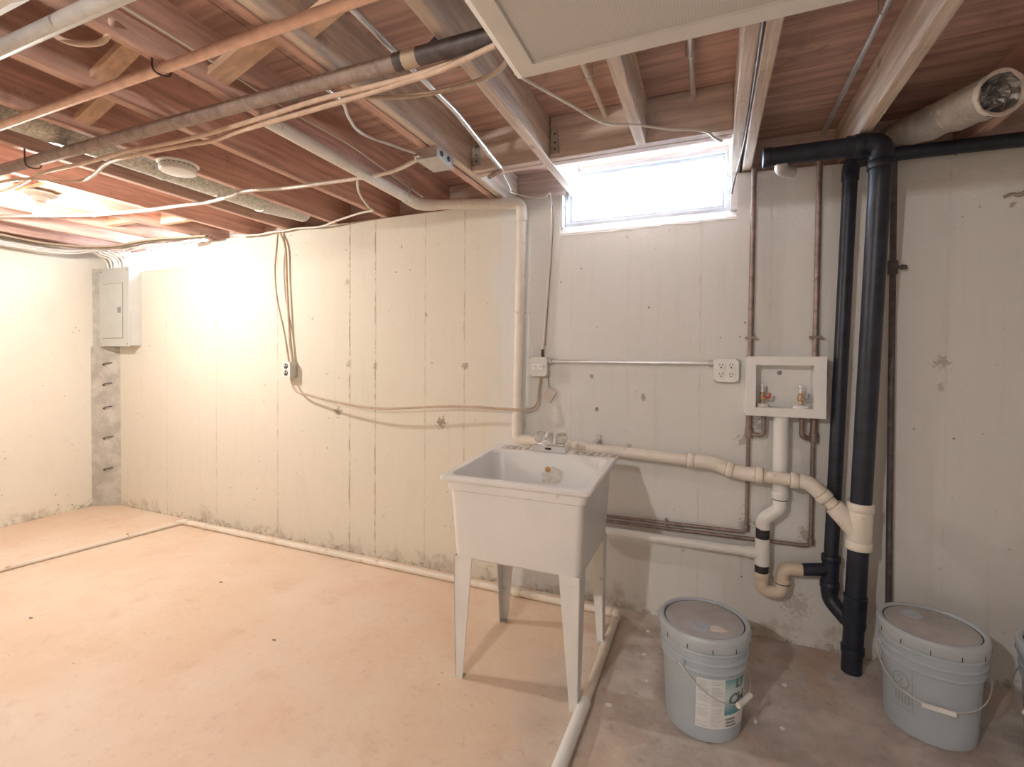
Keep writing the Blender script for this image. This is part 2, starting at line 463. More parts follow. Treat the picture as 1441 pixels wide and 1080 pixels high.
# ------------------------------------------------------------------ ceiling: subfloor, joists, headers, bridging
ceil = struct(MB().box(XL - .25, XR + .25, YF - .25, .26, SUB + .006, SUB + .05).build('ceiling', 'ply'))
ys = [.24, -.478, -1.70, -2.92, -4.14, -5.38]
for i in range(5):
    xs = [XL - .2, -3.9, -1.46, .98, XR + .2] if i % 2 else [XL - .2, -2.68, -.24, 2.2, XR + .2]
    for j in range(4):
        MB().box(xs[j] + .002, xs[j + 1] - .002, ys[i + 1] + .002, ys[i] - .002, SUB, SUB + .008).build('plywood_sheet', 'ply', ceil)
joists = [(-4.91, -4.87, 'joist'), (-4.50, -4.46, 'joist'), (-4.09, -4.05, 'joist'), (-3.68, -3.64, 'joist'), (-3.285, -3.245, 'joist'), (-2.865, -2.825, 'joist'),
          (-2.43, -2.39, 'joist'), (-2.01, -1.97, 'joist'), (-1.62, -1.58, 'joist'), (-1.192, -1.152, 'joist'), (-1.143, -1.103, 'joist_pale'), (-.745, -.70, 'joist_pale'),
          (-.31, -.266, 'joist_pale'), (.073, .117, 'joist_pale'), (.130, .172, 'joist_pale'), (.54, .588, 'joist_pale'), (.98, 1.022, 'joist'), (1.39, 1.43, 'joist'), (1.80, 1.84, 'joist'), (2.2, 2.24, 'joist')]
for x0, x1, m in joists:
    yend = -.478 if -.32 < x0 < -.3 else .13
    mb = MB()
    n = 9
    jit = [(random.uniform(-.003, .003), random.uniform(-.003, .001)) for _ in range(n)]
    rings = []
    for k in range(n):
        y = YF + (yend - YF) * k / (n - 1); dx, dz = jit[k] if 0 < k < n - 1 else (0, 0)
        c = .004
        rings.append([(x0 + dx + c, y, JB + dz), (x1 + dx - c, y, JB + dz), (x1 + dx, y, JB + dz + c), (x1 + dx, y, SUB), (x0 + dx, y, SUB), (x0 + dx, y, JB + dz + c)])
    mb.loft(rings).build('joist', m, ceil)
# headers framing the window bay, and rim boards over the wall
for y0, y1 in ((-.478, -.438), (-.432, -.392)):
    MB().box(-.697, .071, y0, y1, JB + .001, SUB).build('header', 'joist_x', ceil, bevel=.002)
    MB().box(-1.101, -.748, y0, y1, JB + .001, SUB).build('header', 'joist_x', ceil, bevel=.002)
for a, b, z0 in ((XL, -4.80, 2.268), (-4.80, -3.84, 2.425), (-3.84, -.79, 2.266), (-.79, .11, 2.42), (.11, XR, 2.20)):
    MB().box(a + .001, b - .001, .132, .17, z0, SUB).build('rim_joist', 'joist_x', ceil)
MB().box(XL - .04, XL - .002, YF, .13, 2.27, SUB).build('rim_joist', 'joist', ceil)
MB().box(XR + .002, XR + .04, YF, .13, 2.27, SUB).build('rim_joist', 'joist', ceil)
# herringbone bridging boards between joists
for xa, xb, y0, w in ((-2.39, -2.01, -1.45, .055), (-1.97, -1.62, -1.60, .055), (-1.58, -1.192, -1.45, .072), (-1.103, -.745, -1.52, .055), (-2.825, -2.43, -1.60, .055)):
    zl, zh, t = JB + .03, SUB - .03, .02
    y1, y2 = y0 - w / 2, y0 + w / 2
    MB().hexa([(xa, y1, zl), (xb, y1, zh), (xb, y2, zh), (xa, y2, zl), (xa, y1, zl + t + .008), (xb, y1, zh + t), (xb, y2, zh + t), (xa, y2, zl + t + .008)]).build('bridging_board', 'bridge', ceil)
# blocking that carries the lamp, the blocking next to window two, small cleat
MB().box(-3.638, -3.287, -1.17, -1.05, JB, JB + .02).build('blocking', 'bridge', ceil)
MB().box(-3.638, -3.287, -.40, -.36, JB + .02, SUB).build('blocking', 'bridge', ceil)
MB().box(-4.048, -3.682, -.52, -.48, JB + .02, SUB).build('blocking', 'bridge', ceil)
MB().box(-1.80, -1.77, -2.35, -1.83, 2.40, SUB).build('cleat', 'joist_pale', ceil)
# hanger plates on the header
for x, z in ((-1.075, 2.355), (-.672, 2.35)):
    mb = MB(); mb.prism([(x - .022, z - .06), (x + .022, z - .06), (x + .018, z + .01), (x + .010, z + .065), (x - .010, z + .065), (x - .018, z + .01)], 'y', -.482, -.478)
    hp = mb.build('hanger_plate', 'steel', ceil)
    for dz in (-.04, -.01, .03):
        MB().lathe([(.005, 0), (.004, .003), (0, .003)], (x, -.482, z + dz), rot_to((0, -1, 0)), 8).build('nail_head', 'copper_dark', hp)

# ------------------------------------------------------------------ windows
def window(name, x0, x1, z0, z1, y, sill, latch=True):
    w = bpy.data.objects.new(name, None); COL.objects.link(w); w.location = ((x0 + x1) / 2, y, z0); struct(w)
    fw = .022
    def bars(nm, a0, a1, b0, b1, t, ya, yb):
        for q in ((a0, a1, b0, b0 + t), (a0, a1, b1 - t, b1)):
            MB().box(q[0], q[1], ya, yb, q[2], q[3]).build(nm, 'white_frame', w, bevel=.002)
        for q in ((a0, a0 + t), (a1 - t, a1)):
            MB().box(q[0], q[1], ya, yb, b0 + t, b1 - t).build(nm, 'white_frame', w, bevel=.002)
    bars('frame', x0, x1, z0, z1, fw, y, y + .06)
    bars('sash', x0 + fw + .003, x1 - fw - .003, z0 + fw + .003, z1 - fw - .003, .016, y + .018, y + .045)
    MB().box(x0 + .035, x1 - .035, y + .03, y + .034, z0 + .035, z1 - .035).build('pane', 'glass', w)
    if latch:
        for xx in (x0 + .012, x1 - .012):
            l = MB().box(xx - .012, xx + .012, y - .012, y, z0 + .11, z0 + .122)
            l.box(xx - .004, xx + .004, y - .02, y - .012, z0 + .095, z0 + .137).build('latch', 'white_frame', w, bevel=.0015)
    # sloped mortar sill with a lumpy surface
    mb = MB(); n = 24; rings = []
    for k in range(n + 1):
        x = sill[0] + (sill[1] - sill[0]) * k / n; j = random.uniform(-.004, .005); i = random.uniform(-.006, .006)
        rings.append([(x, -.004 + i * .3, sill[2] - .012 + i), (x, .02, sill[2] + .022 + j), (x, y + .001, z0 + .004 + j * .3), (x, y + .06, z0), (x, y + .06, sill[2])])
    mb.loft(rings).build('sill', 'mortar', w, smooth=60)
    return w
w1 = window('window_1', -.778, .082, 2.095, 2.418, .05, (-.789, .109, 2.052))
for xa, xb in ((-.7895, -.7785), (.0825, .1095)):
    MB().box(xa, xb, .002, .13, 2.09, 2.266).build('jamb', 'mortar', w1)
MB().box(.0825, .1095, .06, .13, 2.266, 2.42).build('jamb', 'white_frame', w1)
window('window_2', -4.60, -3.842, 2.13, 2.425, .10, (-4.799, -3.841, 2.087), latch=False)
tag(MB().box(-4.80, -4.603, .06, .13, 2.27, 2.458).build('foam_board', 'foam', None, bevel=.003, origin=(-4.70, .095, 2.27)), 'pink foam board stuffed between joists beside the small far window', 'foam board')

# ------------------------------------------------------------------ laundry tub
def rrect(cx, cy, hx, hy, r, zf, n=5):
    out = []
    for sx, sy, a0 in ((1, 1, 0), (-1, 1, 90), (-1, -1, 180), (1, -1, 270)):
        for k in range(n + 1):
            a = math.radians(a0 + 90 * k / n)
            x, y = cx + sx * (hx - r) + r * math.cos(a), cy + sy * (hy - r) + r * math.sin(a)
            out.append((x, y, zf(y) if callable(zf) else zf))
    return out
sink = thing('laundry_sink', (-.7145, -.595, 0), 'white plastic laundry tub on four tapered legs with chrome faucet', 'sink')
CX, CY = -.7145, -.595
def tilt(z): return lambda y: z + (y + .89) * .060
rings = [rrect(CX, CY, .262, .240, .03, .512), rrect(CX, CY, .270, .248, .03, .520), rrect(CX, CY, .286, .268, .03, tilt(.797)),
         rrect(CX, CY, .296, .277, .03, tilt(.803)), rrect(CX, CY, .301, .281, .03, tilt(.838)), rrect(CX, CY, .316, .293, .022, tilt(.842)),
         rrect(CX, CY, .320, .296, .022, tilt(.848)), rrect(CX, CY, .320, .296, .022, tilt(.857)), rrect(CX, CY, .314, .290, .022, tilt(.863)),
         rrect(CX, CY - .038, .289, .226, .045, tilt(.861)), rrect(CX, CY - .038, .283, .220, .05, tilt(.851)),
         rrect(CX, CY - .025, .250, .200, .06, .56), rrect(CX, CY - .025, .225, .175, .07, .535)]
MB().loft(rings, True, True).build('tub', 'tub', sink, smooth=35)
# soap ridges and grime on the back deck
def deckz(y): return tilt(.8625)(y)
for x0, n in ((-.965, 5), (-.575, 5)):
    for k in range(n):
        x = x0 + k * .034
        mb = MB(); y0, y1 = -.375, -.335
        mb.hexa([(x, y0, deckz(y0) - .002), (x + .012, y0, deckz(y0) - .002), (x + .024, y1, deckz(y1) - .002), (x + .012, y1, deckz(y1) - .002),
                 (x + .003, y0, deckz(y0) + .006), (x + .010, y0, deckz(y0) + .006), (x + .021, y1, deckz(y1) + .006), (x + .014, y1, deckz(y1) + .006)])
        mb.build('soap_ridge', 'tub', sink)
for x0, x1 in ((-.975, -.80), (-.60, -.40)):
    MB().hexa([(x0, -.385, deckz(-.385) - .002), (x1, -.385, deckz(-.385) - .002), (x1, -.318, deckz(-.318) - .002), (x0, -.318, deckz(-.318) - .002),
               (x0, -.385, deckz(-.385) + .001), (x1, -.385, deckz(-.385) + .001), (x1, -.318, deckz(-.318) + .001), (x0, -.318, deckz(-.318) + .001)]).build('grime', 'tub_dirty', sink)
# peeled patch with rust on the inner back wall
mb = MB(); pts = []
for k in range(14):
    a = 2 * math.pi * k / 14; r = random.uniform(.5, 1.2)
    pts.append((-.705 + .062 * r * math.cos(a), .79 + .045 * r * math.sin(a)))
def inner_y(z): return -.413 - (.851 - z) / (.851 - .56) * .007 - .0015
mb.v = [V(u, inner_y(w), w) for u, w in pts] + [V(u, inner_y(w) - .0015, w) for u, w in pts]
n = 14; mb.f = [tuple(range(n)), tuple(range(n, 2 * n))[::-1]] + [(i, (i + 1) % n, n + (i + 1) % n, n + i) for i in range(n)]
pp = mb.build('peeled_patch', 'patch', sink)
mb = MB(); mb.lathe([(.0, .006), (.008, .005), (.013, .002), (.015, 0)], (-.715, inner_y(.815) - .001, .815), rot_to((0, -1, 0)), 12).build('rust_blob', 'rust', pp)
# legs: pressed-steel L plates, tapered
def leg(xo, yo, sx, sy):
    t = .004; zt = .520; mb = MB()
    xt, xb = xo, xo + sx * .006
    yt, yb = yo, yo + sy * .006
    wT, wB = .084, .034
    def plate(a, b, c, d, axis):
        if axis == 'x':
            mb.hexa([(xb, yb, 0), (xb + sx * wB, yb, 0), (xb + sx * wB, yb + sy * t, 0), (xb, yb + sy * t, 0), (xt, yt, zt), (xt + sx * wT, yt, zt), (xt + sx * wT, yt + sy * t, zt), (xt, yt + sy * t, zt)])
        else:
            mb.hexa([(xb, yb, 0), (xb, yb + sy * wB, 0), (xb + sx * t, yb + sy * wB, 0), (xb + sx * t, yb, 0), (xt, yt, zt), (xt, yt + sy * wT, zt), (xt + sx * t, yt + sy * wT, zt), (xt + sx * t, yt, zt)])
    plate(0, 0, 0, 0, 'x'); plate(0, 0, 0, 0, 'y')
    o = mb.build('leg', 'leg', sink)
    for z in (.30, .16):
        k = z / zt; MB().hexa([(xb, yb + sy * .004, z), (xb + sx * .03, yb + sy * .004, z), (xb + sx * .004, yb + sy * .03, z), (xb, yb + sy * .03, z),
                   (xb, yb + sy * .004, z + .006), (xb + sx * .03, yb + sy * .004, z + .006), (xb + sx * .004, yb + sy * .03, z + .006), (xb, yb + sy * .03, z + .006)]).build('gusset', 'leg', o)
    MB().box(min(xb, xb + sx * .03), max(xb, xb + sx * .03), min(yb, yb + sy * .03), max(yb, yb + sy * .03), 0, .006).build('foot', 'steel_plain', o)
leg(-.986, -.845, 1, 1); leg(-.443, -.845, -1, 1); leg(-.986, -.345, 1, -1); leg(-.443, -.345, -1, -1)
# faucet
fz = deckz(-.365)
fh = fz + .012
fa = MB().box(-.80, -.635, -.395, -.335, fz - .002, fz + .034).build('faucet', 'chrome', sink, bevel=.004)
MB().box(-.737, -.707, -.3965, -.3945, fz + .012, fz + .022).build('maker_mark', 'slot', fa)
sp = MB()
sp.tube(spline([(-.718, -.365, fh + .02), (-.718, -.365, fh + .06), (-.718, -.37, fh + .078), (-.718, -.40, fh + .083), (-.718, -.44, fh + .070), (-.718, -.462, fh + .052)], 5), [.012] * 12 + [.011] * 14, 12)
sp.build('spout', 'chrome', fa, smooth=40)
MB().lathe([(.014, 0), (.014, .02), (.011, .022), (0, .022)], (-.718, -.464, fh + .034), None, 14).build('aerator', 'chrome', fa, smooth=40)
MB().tube([(-.693, -.35, fh + .02), (-.693, -.35, fh + .052)], .006, 8).build('lift_rod', 'chrome', fa)
for x in (-.772, -.663):
    MB().lathe([(.012, .02), (.012, .03), (.026, .034), (.030, .05), (.029, .070), (.022, .080), (0, .083)], (x, -.365, fh), None, 10).build('faucet_handle', 'acrylic', fa)
    MB().lathe([(.018, .022), (.016, .028), (.008, .03), (.008, .055), (0, .055)], (x, -.365, fh), None, 12).build('handle_stem', 'chrome', fa)

# ------------------------------------------------------------------ buckets
def bucket(loc, label, out_dir, cap_a, paper=False, embossed=None, with_label=False):
    b = thing('bucket', loc, label, 'bucket', None)
    L = Vector(loc)
    MB().lathe([(0, 0.004), (.122, .004), (.127, 0), (.131, .004), (.1335, .03), (.1435, .245), (.149, .247), (.151, .252), (.1495, .258), (.146, .260), (.147, .278), (.1525, .280), (.1545, .286), (.1525, .292), (.148, .294),
                (.149, .312), (.1545, .314), (.1565, .320), (.1545, .326), (.150, .328), (.1505, .345), (.142, .345), (0, .345)], L, None, 56).build('body', 'bucket', b, smooth=35)
    MB().lathe([(.151, .328), (.1585, .330), (.161, .336), (.161, .364), (.1595, .372), (.155, .377), (.146, .377), (.1425, .374), (.1415, .368), (.138, .366), (.137, .370), (.134, .371), (0, .3705)], L, None, 56).build('lid', 'lid_rim', b, smooth=35)
    lid = MB().lathe([(.1335, .369), (.1335, .3725), (.131, .3735), (0, .373)], L, None, 56).build('lid_top', 'lid', b, smooth=35)
    MB().lathe([(.1425, .3665), (.1425, .3695), (.1335, .3695), (.1335, .3665)], L, None, 56).build('gasket_groove', 'slot', b)
    for k in range(12):
        a = 2 * math.pi * k / 12 + .2
        d = V(math.cos(a), math.sin(a), 0); e = V(-d.y, d.x, 0)
        p = L + d * .1605 + V(0, 0, .332)
        MB().hexa([p - e * .0012, p + e * .0012, p + e * .0012 + d * .0014, p - e * .0012 + d * .0014, p - e * .0012 + V(0, 0, .016), p + e * .0012 + V(0, 0, .016), p + e * .0012 + d * .0014 + V(0, 0, .016), p - e * .0012 + d * .0014 + V(0, 0, .016)]).build('tear_slot', 'slot', b)
    # pouring spout cap
    cp = L + V(math.cos(cap_a) * .07, math.sin(cap_a) * .07, .373)
    sc = MB().lathe([(.034, 0), (.034, .003), (.031, .0045), (.026, .0045), (.025, .002), (.012, .002), (.011, .004), (0, .004)], cp, None, 24).build('spout_cap', 'lid_rim', b, smooth=35)
    MB().box(cp.x - .016, cp.x + .016, cp.y - .0025, cp.y + .0025, cp.z + .0035, cp.z + .0065).build('cap_tab', 'lid_rim', sc)
    if paper:
        mb = MB(); n = 12; ps = []
        for k in range(n):
            a = 2 * math.pi * k / n; r = random.uniform(.7, 1.2)
            ps.append((L.x + .045 + .042 * r * math.cos(a), L.y - .062 + .022 * r * math.sin(a)))
        mb.prism(ps, 'z', L.z + .3733, L.z + .3745).build('torn_label', 'paper', b)
    # bail: ears, wire, grip
    o = V(out_dir[0], out_dir[1], 0).normalized(); e = V(-o.y, o.x, 0)
    zE = .268
    for s in (1, -1):
        p = L + e * s * .146 + V(0, 0, zE)
        m = Matrix((o, V(0, 0, 1), e * s)).transposed()
        MB().lathe([(.017, -.004), (.017, .008), (.012, .011), (0, .011)], p, m, 14).build('ear', 'bucket', b, smooth=35)
    R, Lb = .160, .196
    down = o * .80 + V(0, 0, -.60); pts = []
    n = 28
    for k in range(n + 1):
        t = math.pi * k / n
        s = math.cos(t); q = math.sin(t) ** .8
        p = L + V(0, 0, zE) + e * (R * s) + down * (Lb * q)
        hor = V(p.x - L.x, p.y - L.y, 0)
        if hor.length < .157: hor = hor.normalized() * .157; p = V(L.x + hor.x, L.y + hor.y, p.z)
        pts.append(p)
    MB().tube(pts, .0022, 6).build('bail_wire', 'wire', b, smooth=60)
    mid = L + V(0, 0, zE) + down * Lb
    MB().tube([mid - e * .045, mid - e * .044, mid + e * .044, mid + e * .045], [.008, .0095, .0095, .008], 12).build('bail_grip', 'grip', b, smooth=40)
    return b

def wrap_mesh(L, a_c, r, name, m, parent, polys):     # polys: lists of (u, z) outlines wrapped on a cylinder of radius r(z)
    mb = MB()
    for poly in polys:
        k = len(mb.v)
        for u, z in poly:
            rr = r(z); a = a_c + u / rr
            mb.v.append(V(L.x + rr * math.cos(a), L.y + rr * math.sin(a), L.z + z))
        mb.f.append(tuple(range(k, k + len(poly))))
    return mb.build(name, m, parent)
def patch_polys(u0, u1, z0, z1, nu=16, nz=1):
    out = []
    for i in range(nu):
        for j in range(nz):
            a, b = u0 + (u1 - u0) * i / nu, u0 + (u1 - u0) * (i + 1) / nu
            c, d = z0 + (z1 - z0) * j / nz, z0 + (z1 - z0) * (j + 1) / nz
            out.append([(a, c), (b, c), (b, d), (a, d)])
    return out
def text_polys(txt, size, u0, z0, shear=0.0, flat=1.0, bold=0.0):
    cu = bpy.data.curves.new('lettering', 'FONT'); cu.body = txt; cu.size = size; cu.resolution_u = 3; cu.offset = bold
    o = bpy.data.objects.new('lettering', cu); COL.objects.link(o)
    bpy.context.view_layer.update()
    me = bpy.data.meshes.new_from_object(o.evaluated_get(bpy.context.evaluated_depsgraph_get()))
    res = [[(u0 + me.vertices[i].co.x * flat + me.vertices[i].co.y * shear, z0 + me.vertices[i].co.y) for i in p.vertices] for p in me.polygons]
    bpy.data.objects.remove(o, do_unlink=True); bpy.data.curves.remove(cu); bpy.data.meshes.remove(me)
    return res
def body_r(z): return .1335 + (z - .03) / .215 * .010

B1 = bucket((-.012, -.665, 0), 'pale blue-grey lidded bucket with a white and teal paper label', (.87, -.5), math.radians(-98), paper=True)
LB = Vector((-.012, -.665, 0)); A1 = math.radians(-64)       # centre of the label
wrap_mesh(LB, A1, lambda z: body_r(z) + .0012, 'paper_label', 'label_white', B1, patch_polys(-.085, .115, .055, .235, 22, 2))
wrap_mesh(LB, A1, lambda z: body_r(z) + .0018, 'label_teal_field', 'teal', B1, patch_polys(.012, .115, .105, .233, 14, 6))
lines = []
random.seed(3)
for c0, c1 in ((-.081, -.040), (-.034, .006)):
    z = .228
    while z > .062:
        w = random.uniform(.6, 1.0); z2 = z - .0026
        if random.random() < .86: lines += patch_polys(c0, c0 + (c1 - c0) * w, z2, z, 4)
        z -= .0056
wrap_mesh(LB, A1, lambda z: body_r(z) + .0018, 'fine_print', 'label_grey', B1, lines)
wrap_mesh(LB, A1, lambda z: body_r(z) + .0022, 'divider', 'label_white', B1, patch_polys(-.0385, -.0355, .057, .233, 1))
for ch, size, u, z in (('C', .056, .026, .140), ('H', .056, .063, .140), ('L', .042, .056, .200), ('I', .042, .081, .200)):
    wrap_mesh(LB, A1, lambda z: body_r(z) + .0026, 'letter', 'label_dark', B1, text_polys(ch, size, u, z, .12, .95, .0022))
L3 = []
for i, (z, w) in enumerate(((.093, .040), (.081, .038), (.069, .046))):
    u = .018
    while u < .018 + w:
        k = random.uniform(.0025, .006); L3 += patch_polys(u, u + k, z - .007, z, 1); u += k + .0016
wrap_mesh(LB, A1, lambda z: body_r(z) + .0022, 'small_lettering', 'label_dark', B1, L3)

B2 = bucket((.765, -.375, 0), 'pale blue-grey lidded bucket with an embossed ring mark, right beside the black drain stack', (-.17, -.985), math.radians(125))
L2c = Vector((.765, -.375, 0)); A2 = math.radians(-143)
ring = []
for k in range(28):
    a, b = 2 * math.pi * k / 28, 2 * math.pi * (k + 1) / 28
    ring.append([(.030 * math.cos(a), .19 + .030 * math.sin(a)), (.030 * math.cos(b), .19 + .030 * math.sin(b)), (.025 * math.cos(b), .19 + .025 * math.sin(b)), (.025 * math.cos(a), .19 + .025 * math.sin(a))])
ring += text_polys('2', .045, -.012, .175)
ring += patch_polys(.036, .039, .09, .25, 1, 4) + patch_polys(-.042, .039, .09, .093, 6)
for k in range(5): ring += patch_polys(-.02 + k * .011, -.014 + k * .011, .11, .145, 1, 2)
wrap_mesh(L2c, A2, lambda z: body_r(z) + .0012, 'embossed_mark', mat('embossed_plastic', (.36, .395, .43), .5, var=.05), B2, ring)
bucket((1.165, -.40, 0), 'pale blue-grey lidded bucket standing third, farthest from the laundry tub', (-.9, -.43), math.radians(60))

# ------------------------------------------------------------------ floor pipe run
fp = thing('floor_pipe', (-2.2, -.095, 0), 'off-white plastic pipe run lying along floor around the tub corner', 'pipe')
R = .019
def floorpipe(nm, pts, r, m): return MB().tube(pts, r, 14).build(nm, m, fp, smooth=50)
floorpipe('pipe', [(-3.87, -.093, R), (-.45, -.10, R)], R, 'pvc_pink')
floorpipe('pipe', [(-3.89, -.11, .015), (-4.05, -1.1, .015), (-4.35, -3.0, .015)], .014, 'pvc_pink')
floorpipe('pipe', [(-.432, -.12, R), (-.432, -.83, R)], R, 'pvc_pink')
floorpipe('sleeve', [(-.432, -.80, .0235), (-.445, -1.75, .0235)], .0235, 'pvc_white')
mb = MB(); mb.tube(fillet([(-.49, -.1, .022), (-.431, -.1, .022), (-.431, -.16, .022)], .03, 6), .0225, 14); mb.build('elbow', 'pvc_pink', fp, smooth=50)
mb = MB(); mb.tube(fillet([(-3.83, -.094, .021), (-3.885, -.093, .021), (-3.894, -.14, .019)], .02, 6), .021, 14); mb.build('elbow', 'pvc_pink', fp, smooth=50)
for p, d, r in (((-3.62, -.0935, R), (1, 0, 0), .024), ((-1.0, -.099, R), (1, 0, 0), .0215), ((-.432, -.43, R), (0, 1, 0), .0215)):
    mb = MB(); collar(mb, p, d, r, .05); mb.build('coupling', 'pvc_pink', fp, smooth=50)
mb = MB(); mb.tube(spline([(-3.985, -.44, .002), (-3.955, -.45, .036), (-3.915, -.46, .003)], 6), .004, 6); mb.build('pipe_tie', 'cable_tan', fp)

# ------------------------------------------------------------------ white vent / drain line of the tub
vp = thing('drain_line', (-1.0, -.06, .85), 'long aged white plastic drain line from joists down wall to black stack', 'pipe')
r = .028
def part(root, nm, pts, r, m, seg=16): return MB().tube(pts, r, seg).build(nm, m, root, smooth=50)
def fit(root, nm, p, d, r, L, m): mb = MB(); collar(mb, p, d, r, L); return mb.build(nm, m, root, smooth=50)
part(vp, 'pipe', [(-1.548, -1.30, 2.238), (-1.556, -.34, 2.228)], r, 'pvc')
part(vp, 'elbow', fillet([(-1.556, -.36, 2.228), (-1.556, -.255, 2.226), (-1.47, -.222, 2.226)], .07), r * 1.16, 'pvc')
part(vp, 'pipe', [(-1.50, -.234, 2.226), (-1.08, -.078, 2.232)], r, 'pvc')
part(vp, 'elbow', fillet([(-1.11, -.088, 2.232), (-1.003, -.05, 2.233), (-1.004, -.05, 2.13)], .06), r * 1.16, 'pvc')
part(vp, 'pipe', [(-1.004, -.05, 2.15), (-1.022, -.05, .93)], r, 'pvc')
fit(vp, 'coupling', (-1.02, -.05, 1.01), (-.018, 0, -1.2), r * 1.17, .12, 'pvc')
part(vp, 'elbow', fillet([(-1.022, -.05, .96), (-1.023, -.05, .882), (-.94, -.05, .880)], .06), r * 1.16, 'pvc')
DL = [(-.96, -.055, .881), (-.05, -.085, .849), (.02, -.088, .847), (.08, -.095, .826), (.16, -.105, .812), (.21, -.112, .813), (.40, -.132, .806), (.41, -.134, .806), (.545, -.158, .675)]
part(vp, 'pipe', DL[0:2], r, 'pvc')
part(vp, 'elbow', fillet([(-.09, -.0837, .8505), DL[2], DL[3]], .05), r * 1.2, 'pvc')
part(vp, 'pipe', [(.06, -.093, .833), (.13, -.101, .817)], r * 1.03, 'pvc')
part(vp, 'elbow', fillet([(.10, -.098, .822), DL[4], DL[5]], .04), r * 1.2, 'pvc')
part(vp, 'pipe', [(.20, -.111, .813), (.37, -.129, .807)], r, 'pvc')
part(vp, 'elbow', fillet([(.35, -.127, .807), (.41, -.133, .806), (.47, -.144, .748)], .05), r * 1.2, 'pvc')
part(vp, 'pipe', [(.455, -.142, .762), DL[8]], r, 'pvc')
for p, d in (((-.085, -.0838, .8503), (1, -.03, -.04)), ((.09, -.097, .825), (1, -.1, -.2)), ((.215, -.1125, .813), (1, -.1, 0)), ((.355, -.1275, .807), (1, -.1, 0)), ((.465, -.143, .752), (1, -.15, -1)), ((.512, -.152, .707), (1, -.15, -1))):
    fit(vp, 'coupling', p, d, r * 1.27, .03, 'pvc')
    p, d = Vector(p), Vector(d).normalized()
    for k in (-.0165, .0165): fit(vp, 'glue_line', p + d * k, d, r * 1.22, .004, 'cable_tan')
MB().box(-.575, -.548, -.006, -.002, .87, .935).box(-.575, -.548, -.098, -.006, .905, .909).build('pipe_strap', 'steel_plain', vp, bevel=.001)
MB().box(-1.572, -1.540, -.40, -.385, 2.20, 2.27).box(-1.53, -1.526, -.40, -.385, 2.22, 2.33).build('pipe_strap', 'steel', vp, bevel=.001)

# ------------------------------------------------------------------ black drain stacks
ms = thing('drain_stack', (.58, -.13, 0), 'thick black plastic drain stack with white wye fitting', 'pipe')
r = .0385
def mp(z): t = z / 2.17; return V(.58 + .040 * t, -.13 - .12 * t, z)
part(ms, 'pipe', [mp(0), mp(.57)], r, 'abs', 24)
part(ms, 'pipe', [mp(.72), mp(2.14)], r, 'abs', 24)
part(ms, 'wye', [mp(.555), mp(.56), mp(.735), mp(.74)], [r * 1.05, r * 1.16, r * 1.16, r * 1.05], 'pvc', 24)
for z in (.565, .73): fit(ms, 'hub', mp(z), (0, 0, 1), r * 1.25, .035, 'pvc')
part(ms, 'wye_branch', [(.505, -.15, .712), mp(.61)], r * 1.02, 'pvc', 20)
for z, L in ((.10, .03), (.22, .02), (.33, .02)): fit(ms, 'hub', mp(z), (0, 0, 1), r * 1.13, L, 'abs')
part(ms, 'sanitary_tee', [mp(.20), mp(.34)], r * 1.1, 'abs', 24)
part(ms, 'elbow', fillet([mp(2.12), mp(2.220), V(.50, -.25, 2.220)], .09, 8), r * 1.13, 'abs', 24)
part(ms, 'pipe', [(.53, -.25, 2.220), (.22, -.25, 2.224)], r, 'abs', 24)
for p, d in ((mp(2.135), (0, 0, 1)), (V(.545, -.25, 2.220), (1, 0, 0)), (V(.215, -.25, 2.224), (1, 0, 0))): fit(ms, 'hub', p, d, r * 1.06 if p.x < .3 else r * 1.2, .035, 'abs')
part(ms, 'branch_stub', fillet([(.27, -.25, 2.20), (.27, -.22, 2.175), (.32, -.17, 2.175)], .03), .026, 'steel_plain', 16)

ss = thing('vent_stack', (.51, -.06, .25), 'slimmer black plastic stack beside washer outlet box joining the thick stack', 'pipe')
r = .0285
def sp_(z): t = (z - .3) / 1.93; return V(.508 + .050 * t, -.062 - .012 * t, z)
part(ss, 'pipe', [sp_(.42), sp_(2.17)], r, 'abs', 20)
part(ss, 'elbow', fillet([sp_(2.14), sp_(2.225), V(.64, -.075, 2.230)], .06, 8), r * 1.16, 'abs', 20)
part(ss, 'pipe', [(.61, -.075, 2.232), (1.6, -.060, 2.222)], r, 'abs', 20)
part(ss, 'sanitary_tee', [sp_(.30), sp_(.47)], r * 1.2, 'abs', 20)
for z in (.335, .455): fit(ss, 'hub', sp_(z), (0, 0, 1), r * 1.34, .03, 'abs')
part(ss, 'trap_arm', [(.505, -.065, .405), (.395, -.075, .388)], r * .98, 'abs', 20)
part(ss, 'elbow', fillet([sp_(.34), sp_(.27), V(.565, -.12, .215)], .05, 8), r * 1.15, 'abs', 20)

# ------------------------------------------------------------------ washer standpipe and trap
st = thing('standpipe', (.30, -.065, .30), 'white standpipe under washer box with tee and curved beige trap', 'pipe')
part(st, 'pipe', [(.307, -.06, 1.089), (.307, -.06, .70)], .0325, 'pvc_white', 20)
fit(st, 'rubber_band', (.307, -.06, .706), (0, 0, 1), .0315, .022, 'rubber')
part(st, 'offset_fitting', fillet([(.307, -.06, .70), (.307, -.065, .655), (.237, -.075, .60), (.237, -.075, .555)], .045, 6), .030, 'pvc_white', 20)
fit(st, 'hub', (.307, -.06, .725), (0, 0, 1), .036, .03, 'pvc_white')
part(st, 'pipe', [(.236, -.075, .565), (.234, -.075, .335)], .0275, 'pvc_white', 20)
fit(st, 'rubber_band', (.236, -.075, .535), (0, 0, 1), .0295, .05, 'rubber')
fit(st, 'rubber_band', (.234, -.075, .362), (0, 0, 1), .0295, .04, 'rubber')
part(st, 'tee', [(.2355, -.075, .505), (.2345, -.075, .385)], .0315, 'pvc_white', 20)
